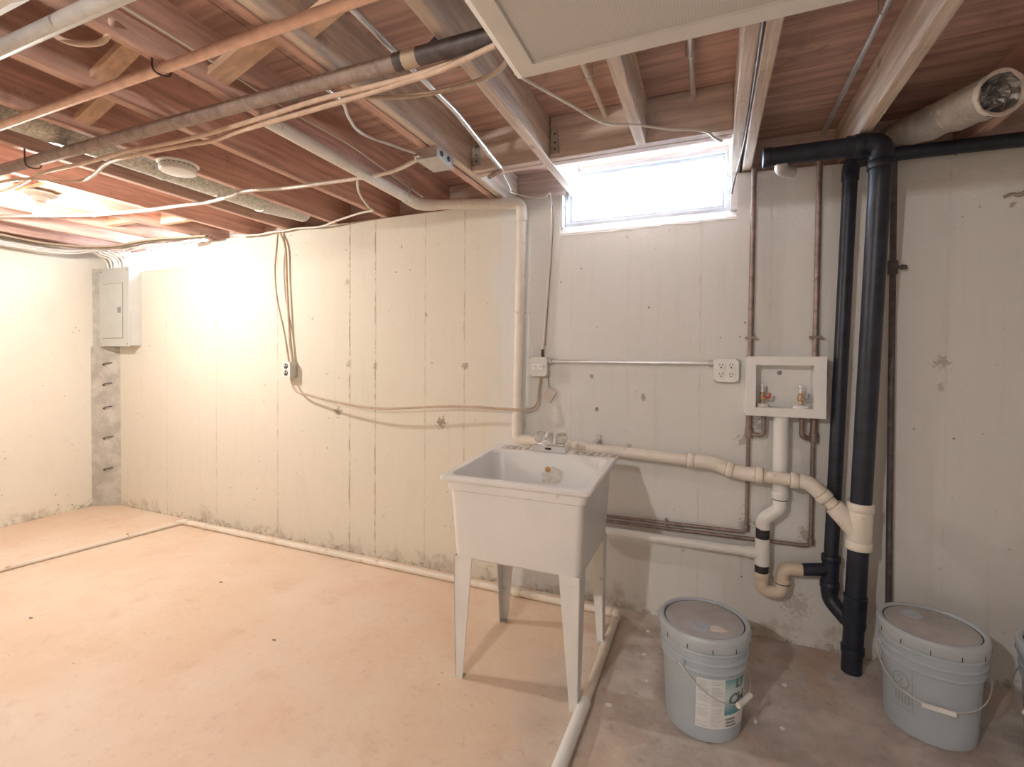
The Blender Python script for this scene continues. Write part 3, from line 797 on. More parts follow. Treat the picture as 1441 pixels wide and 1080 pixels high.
part(st, 'tee_branch', [(.235, -.075, .437), (.165, -.073, .437)], .028, 'pvc_white', 20)
part(st, 'pipe', [(.18, -.073, .437), (-.62, -.065, .432)], .0225, 'pvc_white', 18)
part(st, 'trap', fillet([(.234, -.075, .345), (.234, -.075, .262), (.318, -.075, .262), (.322, -.075, .385), (.40, -.075, .388)], .042, 8), .0285, 'pvc_beige', 20)
fit(st, 'hub', (.234, -.075, .335), (0, 0, 1), .0325, .03, 'pvc_beige')
fit(st, 'slip_nut', (.321, -.075, .325), (0, 0, 1), .0325, .018, 'pvc_beige')
MB().lathe([(.0315, -.002), (.0325, 0), (.0315, .002)], (.321, -.075, .313), None, 18).build('joint_line', 'slot', st)

# ------------------------------------------------------------------ copper supply lines
def clamp(root, p, d):
    mb = MB(); p = Vector(p); d = Vector(d).normalized()
    side = V(1, 0, 0) if abs(d.z) > .5 else V(0, 0, 1)
    a = p - side * .024; b = p + side * .024
    mb.hexa([a + V(0, -.017, 0) - d * .005, b + V(0, -.017, 0) - d * .005, b + V(0, .019, 0) - d * .005, a + V(0, .019, 0) - d * .005, a + V(0, -.017, 0) + d * .005, b + V(0, -.017, 0) + d * .005, b + V(0, .019, 0) + d * .005, a + V(0, .019, 0) + d * .005])
    mb.build('pipe_clamp', 'copper_dull', root)
def supply(x, xs, zb, zrun, label, m, y=-.028):
    s = thing('supply_pipe', (x, y, zb), label, 'pipe')
    part(s, 'riser', [(x + .004, y, 2.262), (x, y, 1.365)], .0125, m, 12)
    part(s, 'riser', [(x, y, 1.088), (x - .003, y, .97)], .0145, m, 12)
    part(s, 'riser', fillet([(x - .003, y, .98), (x - .006, y, zrun), (-.58, y - .004, zrun - .012)], .03, 6), .0095, m, 10)
    part(s, 'branch', fillet([(xs, y - .02, 1.088), (xs, y - .02, .99), (x, y, .99)], .022, 6), .0105, m, 10)
    fit(s, 'tee', (x - .001, y, .993), (0, 0, 1), .0185, .045, m)
    fit(s, 'elbow', (x - .006, y, zrun + .02), (0, 0, 1), .0135, .028, m)
    clamp(s, (x + .001, y, 1.455), (0, 0, 1))
    return s
s1 = supply(.176, .236, .50, .512, 'dull copper supply pipe beside the four-socket outlet', 'copper_dull')
clamp(s1, (-.203, -.030, .502), (1, 0, 0))
supply(.444, .392, .48, .486, 'dull copper supply pipe running down beside the slim black stack', 'copper_dull')
s3 = thing('riser_pipe', (.737, -.03, .02), 'thin dark iron riser with small side valve beyond the thick stack', 'pipe')
part(s3, 'pipe', [(.724, -.03, 2.255), (.737, -.03, .02)], .0125, 'copper_dark', 12)
fit(s3, 'tee', (.727, -.03, 1.755), (0, 0, 1), .0185, .06, 'copper_dark')
part(s3, 'valve', [(.735, -.03, 1.755), (.757, -.03, 1.755), (.758, -.03, 1.755), (.775, -.03, 1.755)], [.008, .008, .012, .009], 'copper_dark', 10)

# ------------------------------------------------------------------ washer outlet box
wbx = thing('washer_outlet_box', (.316, -.05, 1.088), 'white recessed washer outlet box with two hose valves', 'outlet box')
x0, x1, z0, z1 = .156, .476, 1.088, 1.365
a0, a1, b0, b1 = .196, .430, 1.128, 1.325
mb = MB()
for q in ((x0, x1, z0, b0), (x0, x1, b1, z1), (x0, a0, b0, b1), (a1, x1, b0, b1)): mb.box(q[0], q[1], -.105, -.098, q[2], q[3])
mb.build('face_frame', 'box_white', wbx)
mb = MB()
mb.box(a0 - .004, a1 + .004, -.014, -.010, b0 - .004, b1 + .004)
for q in ((a0 - .004, a0, b0, b1), (a1, a1 + .004, b0, b1), (a0 - .004, a1 + .004, b0 - .004, b0), (a0 - .004, a1 + .004, b1, b1 + .004)): mb.box(q[0], q[1], -.098, -.010, q[2], q[3])
for q in ((x0, x0 + .004, z0, z1), (x1 - .004, x1, z0, z1), (x0, x1, z0, z0 + .004), (x0, x1, z1 - .004, z1)): mb.box(q[0], q[1], -.098, -.0, q[2], q[3])
mb.build('box', 'box_white', wbx)
MB().lathe([(.011, 0), (.010, .004), (.005, .005), (.005, .008), (0, .008)], (.302, -.014, 1.288), rot_to((0, -1, 0)), 14).build('drain_plug', 'grey_lever', wbx, smooth=35)
for x, lever in ((.228, 'red'), (.385, 'grey_lever')):
    v = MB().lathe([(.009, 0), (.009, .012), (.014, .016), (.015, .028), (.014, .040), (.010, .044), (.010, .052)], (x, -.058, b0 + .018), None, 14).build('valve', 'brass', wbx, smooth=35)
    MB().lathe([(.011, 0), (.0125, .002), (.0125, .008), (.0115, .010), (.0125, .012), (.0125, .018), (.0115, .020), (.0125, .022), (.0125, .030), (.0115, .034), (.008, .035), (0, .035)], (x, -.058, b0 + .070), None, 14).build('hose_thread', 'conduit', v, smooth=35)
    MB().lathe([(.009, 0), (.009, .010), (.005, .012), (0, .012)], (x, -.073, b0 + .046), rot_to((0, -1, 0)), 12).build('valve_bonnet', 'brass', v)
    MB().box(x + .004, x + .030, -.088, -.082, b0 + .041, b0 + .052).box(x + .022, x + .032, -.090, -.080, b0 + .041, b0 + .068).build('lever', lever, v, bevel=.0015)
    MB().lathe([(.034 if x > .3 else .026, 0), (.034 if x > .3 else .026, .010), (.022, .016), (0, .018)], (x, -.058, b0), None, 20).build('valve_collar', 'box_white', v, smooth=35)

# ------------------------------------------------------------------ sockets and conduit on the wall
def screw(p, root):
    MB().lathe([(.005, 0), (.0045, .0025), (0, .003)], p, rot_to((0, -1, 0)), 8).build('screw', 'steel_plain', root)
def receptacle(root, x, z, y, vert=True, s=1.0):
    o = MB().lathe([(.0165 * s, 0), (.0165 * s, .003), (.0155 * s, .004), (0, .004)], (x, y, z), rot_to((0, -1, 0)), 18).build('receptacle', 'socket', root)
    mb = MB()
    yy = y - .0045
    if vert:
        mb.box(x - .0075 * s, x - .0048 * s, yy, yy + .001, z + .001, z + .010 * s); mb.box(x + .0048 * s, x + .0075 * s, yy, yy + .001, z + .001, z + .010 * s)
        mb.box(x - .003 * s, x + .003 * s, yy, yy + .001, z - .010 * s, z - .004 * s)
    else:
        mb.box(x - .010 * s, x - .001, yy, yy + .001, z - .0075 * s, z - .0048 * s); mb.box(x - .010 * s, x - .001, yy, yy + .001, z + .0048 * s, z + .0075 * s)
        mb.box(x + .004 * s, x + .010 * s, yy, yy + .001, z - .003 * s, z + .003 * s)
    mb.build('slots', 'slot', o)
q = thing('quad_outlet', (.07, -.02, 1.24), 'square metal outlet box with four white sockets', 'outlet')
def octo(cx, cz, h, c): return [(cx - h + c, cz - h), (cx + h - c, cz - h), (cx + h, cz - h + c), (cx + h, cz + h - c), (cx + h - c, cz + h), (cx - h + c, cz + h), (cx - h, cz + h - c), (cx - h, cz - h + c)]
MB().box(.013, .127, -.044, 0, 1.239, 1.353).build('box', 'steel_plain', q, bevel=.006)
MB().prism(octo(.07, 1.296, .056, .016), 'y', -.0475, -.044).build('cover', 'socket', q)
for dx in (-.0225, .0225):
    for dz in (-.0215, .0215): receptacle(q, .07 + dx, 1.296 + dz, -.0475)
for dx in (-.047, .047):
    for dz in (-.047, .047): screw((.07 + dx, -.044, 1.296 + dz), q)
g1 = thing('single_outlet', (-.9, -.02, 1.24), 'grey metal outlet box beside white drain pipe with sideways socket', 'outlet')
MB().box(-.955, -.845, -.046, 0, 1.247, 1.357).build('box', 'steel_plain', g1, bevel=.006)
MB().prism(octo(-.9, 1.302, .054, .012), 'y', -.0495, -.046).build('cover', 'steel_plain', g1)
MB().box(-.936, -.868, -.052, -.0495, 1.286, 1.318).build('face_plate', 'socket', g1, bevel=.0008)
for dx in (-.019, .019): receptacle(g1, -.902 + dx, 1.302, -.052, False, .75)
for dx in (-.046, .046):
    for dz in (-.046, .046): screw((-.9 + dx, -.0495, 1.302 + dz), g1)
MB().tube([(-.882, -.025, 1.355), (-.882, -.025, 1.40)], [.009, .006], 10).build('cable_boot', 'slot', g1)
g2 = thing('surface_outlet', (-2.79, -.02, 1.2), 'small surface outlet with two dark sockets fed by tan cables', 'outlet')
MB().box(-2.838, -2.762, -.062, 0, 1.200, 1.312).build('box', 'steel_plain', g2, bevel=.005)
MB().box(-2.838, -2.762, -.067, -.062, 1.200, 1.312).build('cover', 'socket', g2, bevel=.002)
for dz in (-.025, .025):
    o = MB().lathe([(.019, 0), (.019, .002), (0, .002)], (-2.80, -.067, 1.256 + dz), rot_to((0, -1, 0)), 18).build('receptacle', 'slot', g2)
    MB().box(-2.812, -2.806, -.0705, -.069, 1.255 + dz, 1.266 + dz).box(-2.794, -2.788, -.0705, -.069, 1.255 + dz, 1.266 + dz).build('slots', 'socket', o)
screw((-2.80, -.067, 1.256), g2)
cd = thing('wall_conduit', (-.4, -.02, 1.33), 'thin horizontal metal conduit between two outlet boxes', 'conduit')
part(cd, 'tube', [(-.83, -.024, 1.332), (-.005, -.024, 1.330)], .0098, 'conduit', 12)
fit(cd, 'connector', (-.835, -.024, 1.332), (1, 0, 0), .0145, .022, 'steel_plain'); fit(cd, 'connector', (.003, -.024, 1.330), (1, 0, 0), .0145, .022, 'steel_plain')
tg = MB().prism([(-.848, 1.185), (-.801, 1.158), (-.838, 1.094), (-.886, 1.126)], 'y', -.006, -.012).build('cover_plate', mat('painted_plate', (.68, .62, .58), .7, var=.06), None, bevel=.002, origin=(-.843, -.006, 1.094))
tag(tg, 'small painted metal plate hanging askew under the grey outlet box', 'plate')
MB().tube([(-.846, -.010, 1.183), (-.850, -.02, 1.25)], .002, 6).build('hanging_wire', 'cable_dark', tg)

# ------------------------------------------------------------------ electrical panel
ep = thing('electrical_panel', (-4.775, -.05, 1.43), 'grey metal breaker panel on the wall in the far corner', 'panel')
MB().box(-4.975, -4.565, -.092, 0, 1.435, 2.10).build('cabinet', 'panel', ep, bevel=.003)
MB().box(-4.982, -4.558, -.100, -.092, 1.428, 2.106).build('front_cover', 'panel', ep, bevel=.002)
MB().box(-4.937, -4.643, -.1015, -.100, 1.497, 1.973).build('door_gap', 'panel_dark', ep)
dr = MB().box(-4.933, -4.647, -.106, -.1015, 1.501, 1.969).build('door', 'panel', ep, bevel=.002)
MB().box(-4.705, -4.662, -.110, -.106, 1.715, 1.765).build('latch', 'panel_dark', dr, bevel=.002)
for x in (-4.955, -4.585):
    for z in (1.45, 2.08): MB().lathe([(.007, 0), (.006, .003), (0, .003)], (x, -.100, z), rot_to((0, -1, 0)), 8).build('screw', 'panel_dark', ep)

# ------------------------------------------------------------------ cables
def cable(pts, r, m, label, group=None, n=7, seg=8, name='cable'):
    o = MB().tube(spline(pts, n), r, seg).build(name, m, None, smooth=60, origin=pts[0])
    return tag(o, label, 'cable', group)
random.seed(11)
for k in range(9):
    x = -4.93 + k * .042; xs = -5.02 + k * .012; y0 = -.75 - .04 * k
    cable([(xs + .02, y0, 2.205 - .012 * (k % 3)), (xs + .03, -.42, 2.205 - .014 * (k % 3)), (xs + .06 + .16 * (k / 8), -.20, 2.238 + .006 * (k % 4)), (x - .075 + .02 * (k % 3), -.10 - .012 * (k % 4), 2.232 - .012 * (k % 3)), (x - .012 + .012 * (k % 3), -.07, 2.175 + .01 * (k % 2)), (x + .006 * (k % 2), -.055, 2.102)],
          .006 + .002 * (k % 3 == 0), 'cable_white', 'white cable arching into the top of the grey breaker panel', 'cables entering the breaker panel')
for k, (zz, yy) in enumerate(((2.236, -.10), (2.250, -.14), (2.222, -.17))):
    cable([(-4.66 + .03 * k, -.05, 2.103), (-4.655 + .03 * k, -.055, 2.19), (-4.60, yy + .02, zz + .004), (-4.30, yy, zz + .012), (-3.95, yy + .01, zz), (-3.66, yy, zz + .008)],
          .0065, 'cable_white', 'white cable looping from breaker panel toward small far window', 'cables passing the far window')
for k in range(4):
    cable([(-5.03 + .02 * k, -3.0, 2.235 - .008 * k), (-5.02 + .03 * k, -1.8, 2.242), (-5.0 + .02 * k, -1.2, 2.238 - .01 * k), (-4.98 + .03 * k, -.85, 2.244), (-4.93 + .02 * k, -.5, 2.236), (-4.55, -.21 - .02 * k, 2.236), (-4.0, -.20 - .02 * k, 2.245), (-3.5, -.12 - .015 * k, 2.25)],
          .008, 'cable_tan' if k % 2 else 'cable_dark', 'tan cable bundled along the top of the left wall' if k % 2 else 'dark cable bundled along the top of the left wall', 'cables bundled on the left wall')
cable([(-3.30, -.09, 2.25), (-3.10, -.05, 2.248), (-2.98, -.04, 2.258), (-2.86, -.035, 2.256), (-2.73, -.035, 2.262), (-2.5, -.05, 2.248), (-2.30, -.10, 2.256), (-2.05, -.17, 2.258), (-1.93, -.20, 2.252), (-1.90, -.28, 2.25), (-1.78, -.50, 2.246), (-1.64, -.68, 2.250)],
      .0065, 'cable_white', 'white cable wandering along the wall top under the joists')
cable([(-2.914, -.035, 2.245), (-2.908, -.05, 2.133), (-2.920, -.055, 1.979), (-2.900, -.055, 1.772), (-2.832, -.05, 1.514), (-2.806, -.035, 1.312)], .0065, 'cable_tan', 'thin tan cable hanging down wall into the small surface outlet')
cable([(-2.906, -.02, 2.250), (-2.853, -.022, 2.132), (-2.840, -.022, 1.875), (-2.813, -.022, 1.514), (-2.785, -.022, 1.312)], .0085, 'cable_tan', 'thicker tan cable lying against wall above the small surface outlet')
cable([(-2.79, -.03, 1.20), (-2.77, -.045, 1.16), (-2.70, -.07, 1.105), (-2.557, -.09, 1.082), (-2.304, -.11, 1.049), (-1.952, -.11, 1.022), (-1.427, -.10, 1.058), (-1.10, -.089, 1.058), (-.98, -.084, 1.06), (-.91, -.055, 1.085), (-.898, -.035, 1.187), (-.893, -.03, 1.246)], .0075, 'cable_tan', 'tan cable swagged low across wall from surface outlet to grey outlet box')
cable([(-.965, -.40, 2.265), (-.99, -.25, 2.245), (-1.03, -.14, 2.268), (-.95, -.06, 2.255), (-.87, -.045, 2.250), (-.84, -.03, 2.262), (-.838, -.025, 2.05), (-.855, -.02, 1.768), (-.873, -.02, 1.50), (-.882, -.024, 1.40)], .0032, 'cable_white', 'thin pale wire dropping down wall to the grey outlet box', seg=6)
cable([(-.83, -.04, 2.262), (-.826, -.02, 2.10), (-.845, -.012, 1.80), (-.87, -.012, 1.42)], .002, 'cable_dark', 'hair-thin dark wire hanging down wall left of large window', seg=6)
# along the iron pipe
cable([(-3.9, -1.30, 2.19), (-3.434, -1.309, 2.20), (-3.18, -1.335, 2.195), (-2.907, -1.359, 2.205), (-2.549, -1.362, 2.198), (-2.217, -1.375, 2.192), (-2.094, -1.357, 2.195), (-1.828, -1.345, 2.198), (-1.474, -1.36, 2.196), (-1.2, -1.372, 2.198), (-.8, -1.37, 2.197), (-.62, -1.36, 2.235)], .008, 'cable_warm', 'beige cable tied along underside of the brown iron pipe')
cable([(-3.6, -1.40, 2.185), (-3.078, -1.379, 2.192), (-2.878, -1.25, 2.20), (-2.68, -1.27, 2.196), (-2.461, -1.325, 2.198), (-2.215, -1.36, 2.178), (-1.95, -1.32, 2.192), (-1.828, -1.295, 2.20), (-1.66, -1.32, 2.194), (-1.474, -1.345, 2.182), (-1.20, -1.352, 2.184), (-.95, -1.362, 2.186), (-.75, -1.372, 2.19), (-.55, -1.40, 2.20)], .008, 'cable_warm', 'beige cable sagging in a loop beneath the brown iron pipe')
cable([(-1.14, -1.35, 2.21), (-1.0, -1.30, 2.20), (-.90, -1.262, 2.205), (-.76, -1.245, 2.212), (-.60, -1.26, 2.225), (-.45, -1.42, 2.235)], .007, 'cable_tan', 'tan cable crossing from iron pipe to the ceiling light fixture')
cable([(-1.545, -1.90, 2.335), (-1.54, -1.573, 2.33), (-1.555, -1.19, 2.325), (-1.537, -.881, 2.32), (-1.553, -.635, 2.315), (-1.565, -.50, 2.31), (-1.568, -.36, 2.30), (-1.57, -.20, 2.29)], .004, 'cable_white', 'thin white wire stapled along the orange joist side', seg=6)
cable([(-1.20, -1.36, 2.25), (-1.215, -1.25, 2.252), (-1.267, -1.16, 2.250), (-1.306, -1.038, 2.250), (-1.25, -.90, 2.248), (-1.205, -.815, 2.245)], .0065, 'conduit', 'grey cable bending from iron pipe into the joist junction box')
cable([(-.575, -1.20, 2.24), (-.556, -1.124, 2.25), (-.47, -.93, 2.252), (-.386, -.769, 2.248), (-.291, -.695, 2.258), (-.16, -.62, 2.25), (-.037, -.549, 2.252), (.0, -.47, 2.255), (.03, -.40, 2.262)], .0055, 'cable_white', 'white cable sagging from light fixture to the window header')
cable([(.118, -1.25, 2.255), (.121, -.6, 2.258), (.116, -.338, 2.25), (.105, -.16, 2.235), (.098, -.05, 2.225), (.085, -.012, 2.16)], .004, 'cable_dark', 'thin dark wire following the gap of the double joist by window', seg=6)
cable([(-1.79, -1.84, 2.30), (-1.74, -1.80, 2.262), (-1.68, -1.77, 2.256), (-1.62, -1.76, 2.262), (-1.57, -1.77, 2.30)], .008, 'cable_warm', 'short beige cable drooping between joists under the grey pipe')
cable([(-2.36, -1.28, 2.30), (-2.22, -1.34, 2.285), (-2.10, -1.33, 2.30), (-1.99, -1.30, 2.31)], .006, 'cable_dark', 'dark cable poking out of joist above the brown iron pipe')
cable([(-1.58, -1.30, 2.33), (-1.45, -1.26, 2.30), (-1.30, -1.28, 2.32), (-1.19, -1.26, 2.34)], .007, 'cable_dark', 'dark cable strung between orange joists above the iron pipe')
for k in (0, 1):
    cable([(-1.10, -1.22 - .02 * k, 2.36 - .012 * k), (-.98, -1.22 - .03 * k, 2.345 - .02 * k), (-.86, -1.25 + .02 * k, 2.36 - .015 * k), (-.75, -1.30 + .06 * k, 2.375)], .009, 'rubber', 'short black cable passing through the pale double joist', 'black cables through the double joist')

# armoured cable from the joist box, its staples as parts
bx = thing('armoured_cable', (-2.3, -.72, 2.25), 'ribbed pale armoured cable slung under joists toward the lamp', 'cable')
P = spline([(-1.20, -.775, 2.238), (-1.45, -.71, 2.228), (-1.875, -.69, 2.243), (-2.10, -.70, 2.246), (-2.33, -.738, 2.250), (-2.50, -.72, 2.245), (-2.74, -.69, 2.248), (-2.95, -.70, 2.252), (-3.276, -.724, 2.252), (-3.64, -.79, 2.248), (-3.85, -.88, 2.24), (-4.3, -1.0, 2.25), (-4.8, -1.1, 2.25)], 40)
MB().tube(P, [.0105 if k % 2 else .0088 for k in range(len(P))], 8).build('sheath', 'bx', bx, smooth=30)
for x, y in ((-2.41, -.733), (-3.265, -.724), (-3.66, -.79)):
    MB().tube(fillet([(x, y - .016, 2.272), (x, y - .016, 2.236), (x, y + .016, 2.236), (x, y + .016, 2.272)], .012, 4), .003, 6).build('staple', 'steel', bx)

# junction box under the double joist
jb = thing('junction_box', (-1.155, -.73, 2.235), 'small metal junction box screwed under the double joist', 'junction box')
MB().hexa([(-1.21, -.80, 2.222), (-1.105, -.80, 2.222), (-1.105, -.655, 2.222), (-1.21, -.655, 2.222), (-1.21, -.80, 2.27), (-1.105, -.80, 2.27), (-1.105, -.655, 2.27), (-1.21, -.655, 2.27)]).build('box', 'steel', jb, bevel=.002)
MB().box(-1.212, -1.103, -.802, -.653, 2.2185, 2.222).build('cover', 'steel_plain', jb, bevel=.001)
fit(jb, 'connector', (-1.205, -.79, 2.240), (-1, .1, 0), .015, .03, 'steel')
for y in (-.76, -.70): MB().lathe([(.012, 0), (.012, .002), (0, .002)], (-1.104, y, 2.247), rot_to((1, 0, 0)), 14).build('knockout', 'slot', jb)

# ------------------------------------------------------------------ pipes under and between the joists
ip = thing('iron_pipe', (-2.8, -1.41, 2.22), 'long brown iron pipe hung under the joists', 'pipe')
part(ip, 'pipe', [(-5.05, -1.445, 2.222), (-.86, -1.395, 2.232)], .0235, 'iron', 16)
part(ip, 'pipe', [(-.88, -1.395, 2.232), (.9, -1.372, 2.236)], .0255, 'copper_dark', 16)
fit(ip, 'tape_band', (-.825, -1.394, 2.232), (1, 0, 0), .0265, .05, 'cable_tan')
for x in (-2.84,):
    MB().tube(fillet([(x, -1.45, 2.30), (x, -1.448, 2.19), (x + .01, -1.395, 2.195), (x + .01, -1.39, 2.30)], .025, 4), .003, 6).build('hanger', 'copper_dark', ip)
cpp = thing('copper_pipe', (-1.9, -1.625, 2.24), 'bright copper pipe crossing under the joists', 'pipe')
part(cpp, 'pipe', [(-5.05, -1.628, 2.246), (.8, -1.622, 2.246)], .0155, 'copper', 14)
MB().tube(fillet([(-1.60, -1.65, 2.30), (-1.60, -1.648, 2.226), (-1.585, -1.602, 2.226), (-1.585, -1.60, 2.30)], .02, 4), .003, 6).build('hanger', 'copper_dark', cpp)
gp = thing('grey_pipe', (-1.6, -1.868, 2.22), 'grey steel pipe under joists beside the second light fixture', 'pipe')
part(gp, 'pipe', [(-5.05, -1.895, 2.236), (.4, -1.855, 2.236)], .0205, 'steel_plain', 14)
ec = thing('joist_conduit', (-.92, -1.0, 2.28), 'slim grey conduit along the bay between the pale joists', 'conduit')
part(ec, 'tube', [(-.90, -1.95, 2.290), (-.905, -.99, 2.284), (-.938, -.50, 2.258)], .0105, 'conduit', 10)
part(ec, 'elbow', fillet([(-.937, -.51, 2.258), (-.939, -.475, 2.256), (-1.03, -.43, 2.250)], .02, 5), .0105, 'iron', 10)
for x, y0, y1, lab in ((-.442, -1.9, -.478, 'pale pipe in the joist bay left of the short joist'), (-.078, -1.9, -.478, 'pale pipe in the joist bay right of the short joist'), (.476, -1.9, .05, 'pale grey pipe in the joist bay above the black elbow')):
    o = thing('bay_pipe', (x, (y0 + y1) / 2, 2.42), lab, 'pipe')
    part(o, 'pipe', [(x, y0, 2.422), (x, y1, 2.420)], .0105, 'conduit' if x > -.4 else 'pvc', 10)
    for k in (-1.5, -.8): MB().tube(fillet([(x - .016, k, SUB), (x - .016, k, 2.405), (x + .016, k, 2.405), (x + .016, k, SUB)], .014, 4), .0025, 6).build('strap', 'steel', o)

# ------------------------------------------------------------------ ducts
dl = thing('round_duct', (-2.62, -.9, 2.34), 'spangled galvanised round duct in a joist bay by the smoke alarm', 'duct')
DR = .092; dc = (-2.615, 2.352)
sec = [-4.6, -3.4, -2.2, -1.0, -.42]
for a, b in zip(sec, sec[1:]):
    MB().tube([(dc[0], a, dc[1]), (dc[0], b, dc[1])], DR, 28).build('duct_section', 'duct', dl, smooth=40)
    mb = MB(); collar(mb, (dc[0], b, dc[1]), (0, 1, 0), DR + .003, .018, 28); mb.build('seam_band', 'duct', dl, smooth=40)
PP, RR = [], []
for k in range(25):
    t = k / 24; PP.append(V(dc[0] + .05 * t, -.42 + .30 * t, dc[1])); RR.append(DR * (1.0 - .12 * t) + (.0035 if k % 2 else 0))
MB().tube(PP, RR, 28).build('flexible_end', 'steel_plain', dl, smooth=20)
dw = thing('wrapped_duct', (.93, -.12, 2.35), 'wrapped round duct stub with crumpled foil end above the black pipe', 'duct')
a, b = V(1.005, -.33, 2.362), V(.775, .06, 2.352)
n = 16; PP = []; RR = []
for k in range(n + 1):
    t = k / n; PP.append(a.lerp(b, t) + V(random.uniform(-.002, .002), 0, random.uniform(-.002, .002))); RR.append(.070 + random.uniform(-.003, .003) - .008 * t)
a2, b2 = V(.872, -.50, 2.238), V(.735, .05, 2.345)
PP = [a2.lerp(b2, k / n) + V(0, 0, random.uniform(-.002, .002)) for k in range(n + 1)]
MB().tube(PP, RR, 24, cap=False).build('wrap', 'wrap', dw, smooth=50)
d = (a2 - b2).normalized()
mb = MB(); prof = [(.068, -.004)]
for k in range(6): prof.append((.062 * (1 - k / 5.5), -.02 + random.uniform(-.006, .012)))
prof.append((0, -.01))
mb.lathe(prof, a2, rot_to(d), 24)
for i, v in enumerate(mb.v): mb.v[i] = v + d * random.uniform(-.006, .006)
mb.build('foil_end', 'foil', dw)
mb = MB(); lip = [(.064, -.01), (.0735, -.006), (.0755, .004), (.071, .010), (.062, .004)]
mb.lathe(lip, a2, rot_to(d), 24)
for i, v in enumerate(mb.v): mb.v[i] = v + V(random.uniform(-.003, .003), 0, random.uniform(-.003, .003))
mb.build('torn_edge', 'paper', dw, smooth=50)


# ------------------------------------------------------------------ light fixtures, lamp, smoke alarm
def fixture(x0, x1, y0, y1, zb, label):
    f = thing('light_fixture', ((x0 + x1) / 2, (y0 + y1) / 2, zb), label, 'light fixture')
    MB().hexa([(x0 + .03, y0 + .03, zb + .014), (x1 - .03, y0 + .03, zb + .014), (x1 - .03, y1 - .03, zb + .014), (x0 + .03, y1 - .03, zb + .014),
               (x0 + .02, y0 + .02, zb + .07), (x1 - .02, y0 + .02, zb + .07), (x1 - .02, y1 - .02, zb + .07), (x0 + .02, y1 - .02, zb + .07)]).build('housing', 'light_frame', f)
    w, e = .048, .022
    for k, (a, b, c, d_) in enumerate(((x0, x1, y0, 'y-'), (x0, x1, y1, 'y+'), (y0, y1, x0, 'x-'), (y0, y1, x1, 'x+'))):
        s = 1 if d_[1] == '-' else -1
        pr = [(0, .016), (e, 0), (e + w, 0), (e + w, .012), (e, .012), (0, .020)]
        mb = MB(); ring0, ring1 = [], []
        for u, h in pr:
            q = c + s * u
            if d_[0] == 'y': ring0.append((a + u, q, zb + h)); ring1.append((b - u, q, zb + h))
            else: ring0.append((q, a + u, zb + h)); ring1.append((q, b - u, zb + h))
        mb.loft([ring0, ring1]).build('frame_bar', 'light_frame', f)
    MB().box(x0 + e + w - .004, x1 - e - w + .004, y0 + e + w - .004, y1 - e - w + .004, zb + .008, zb + .012).build('diffuser', 'diffuser', f)
    return f
def hang_rods(f, x0, x1, y0, y1, zb):
    for x in (x0 + .12, x1 - .12):
        for y in (y0 + .1, y1 - .1):
            MB().tube([(x, y, zb + .068), (x, y, JB + .19)], .003, 6).build('hanger_rod', 'steel', f)
f1 = fixture(-.510, .71, -1.945, -1.335, 2.12, 'large off-white ceiling light fixture with prismatic diffuser near the window'); hang_rods(f1, -.51, .71, -1.945, -1.335, 2.12)
f2 = fixture(-2.62, -1.40, -2.625, -2.015, 2.12, 'second ceiling light fixture past the grey steel pipe'); hang_rods(f2, -2.62, -1.40, -2.625, -2.015, 2.12)

def lamp(loc, label, m='bulb', drop=0.0, led=False):
    l = thing('bulb_lamp', loc, label, 'lamp', None)
    L = Vector(loc)
    MB().lathe([(.058, 0), (.058, -.002), (.052, -.012), (.0, -.012)], L, None, 8).build('mounting_box', 'steel', l)
    if drop:
        MB().tube([L + V(0, 0, -.01), L + V(0, 0, -.015 - drop)], .004, 8).build('cord', 'cable_dark', l)
        L = L - V(0, 0, drop)
    MB().lathe([(.076, -.012), (.077, -.019), (.066, -.027), (.036, -.033), (.030, -.052), (.026, -.058), (0, -.056)], L, None, 28).build('lamp_holder', 'porcelain', l, smooth=40)
    if led:
        MB().lathe([(.013, -.050), (.018, -.066), (.031, -.082), (.043, -.092), (.043, -.095), (.030, -.0955), (0, -.096)], L, None, 24).build('bulb_shade_collar', 'plastic_white', l, smooth=40)  # collar with a wide rim added to keep the bulb's light off the joists
        MB().lathe([(.0305, -.0965), (.0315, -.104), (.0305, -.118), (.025, -.131), (.014, -.139), (0, -.141)], L, None, 24).build('bulb', m, l, smooth=60)
    else:
        MB().lathe([(.013, -.050), (.014, -.062), (.020, -.075), (.030, -.092), (.033, -.108), (.030, -.122), (.020, -.134), (.008, -.139), (0, -.140)], L, None, 24).build('bulb', m, l, smooth=60)
    return l
l1 = lamp((-3.49, -1.125, JB), 'lit bare bulb in white porcelain holder under the joists', led=True)
# the tub front, bucket fronts and boards facing the camera are lit from the unseen half of the room:
# one more bulb of the same kind, in the same kind of holder at joist height
l2 = lamp((-.925, -3.55, JB), 'lit bare bulb in a holder over the open floor away from windows', led=True)
l2.name = 'bulb_lamp_offscreen'
for x, y in ((-.924, -3.55), (1.61, -3.40)):
    MB().box(x - .177, x + .177, y - .05, y + .05, JB, JB + .02).build('blocking', 'bridge', ceil)

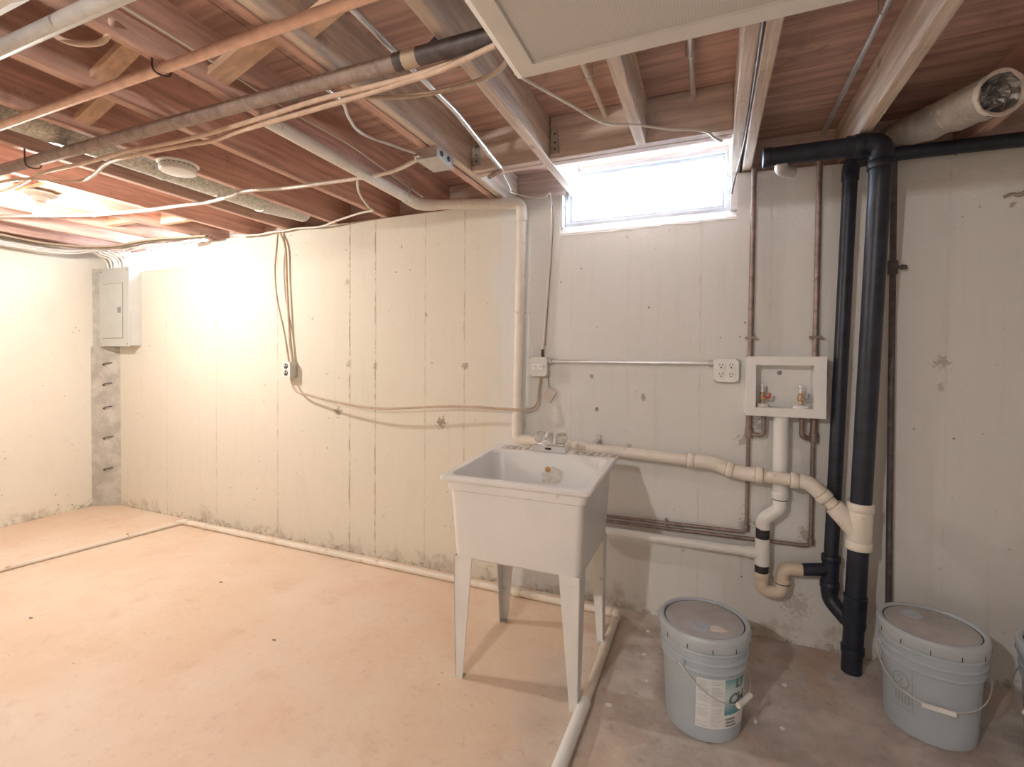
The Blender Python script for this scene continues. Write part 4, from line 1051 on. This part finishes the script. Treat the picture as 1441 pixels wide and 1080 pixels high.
sd = thing('smoke_alarm', (-2.36, -1.085, JB), 'round white smoke alarm under a joist', 'smoke alarm')
c = V(-2.365, -1.085, JB)
MB().lathe([(.086, 0), (.086, -.006), (.080, -.010), (0, -.010)], c, None, 36).build('base_plate', 'plastic_white', sd, smooth=40)
MB().lathe([(.072, -.010), (.077, -.014), (.077, -.034), (.072, -.042), (.055, -.045), (0, -.046)], c, None, 36).build('cover', 'plastic_white', sd, smooth=40)
for k in range(24):
    a = 2 * math.pi * k / 24
    MB().box(-.002, .002, .0755, .0778, -.019, -.014).build('vent_slot', 'slot', sd)
    o = sd.children[-1]
for i, o in enumerate([q for q in sd.children if q.name.startswith('vent_slot')]):
    me = o.data; R3 = Matrix.Rotation(2 * math.pi * i / 24, 3, 'Z'); off = Vector(sd.location)
    for v in me.vertices: v.co = R3 @ (v.co + off) + (c - off)

# ------------------------------------------------------------------ wall hook, scraps on the floor
hk = MB(); hk.tube(spline([(1.10, -.003, 2.022), (1.125, -.006, 2.032), (1.15, -.005, 2.026), (1.19, -.008, 2.05), (1.22, -.004, 2.07)], 5), [.006] * 8 + [.009] * 6 + [.007] * 7, 8)
tag(hk.build('mortar_scar', 'iron', None, smooth=50, origin=(1.15, -.005, 2.03)), 'rough brown lump stuck high on the bare wall stretch', 'lump')
random.seed(5)
chips = [(-.27, -.17), (-.26, -.37), (-.35, -.75), (-.23, -.55), (.12, -.87), (.17, -.62), (.26, -.62), (.30, -.35), (-.05, -.30)]
for x, y in chips:
    mb = MB(); n = 7; s = random.uniform(.006, .011)
    ps = [(x + s * random.uniform(.6, 1.3) * math.cos(2 * math.pi * k / n), y + s * random.uniform(.6, 1.3) * math.sin(2 * math.pi * k / n)) for k in range(n)]
    k0 = len(mb.v); mb.prism(ps, 'z', 0, .004)
    tag(mb.build('paint_chip', 'label_white', None, origin=(x, y, 0)), 'tiny white paint chip lying on the grey floor near buckets', 'paint chip', 'paint chips on the floor')
for x, y, s in ((-2.68, -.65, .014), (-3.2, -1.3, .012), (-1.9, -.95, .011)):
    mb = MB(); mb.prism([(x - s, y), (x - s * .3, y - s * .5), (x + s, y - s * .2), (x + s * .6, y + s * .5)], 'z', 0, .004)
    tag(mb.build('wood_splinter', 'iron', None, origin=(x, y, 0)), 'tiny brown wood splinter lying on the peach floor', 'splinter', 'splinters on the floor')
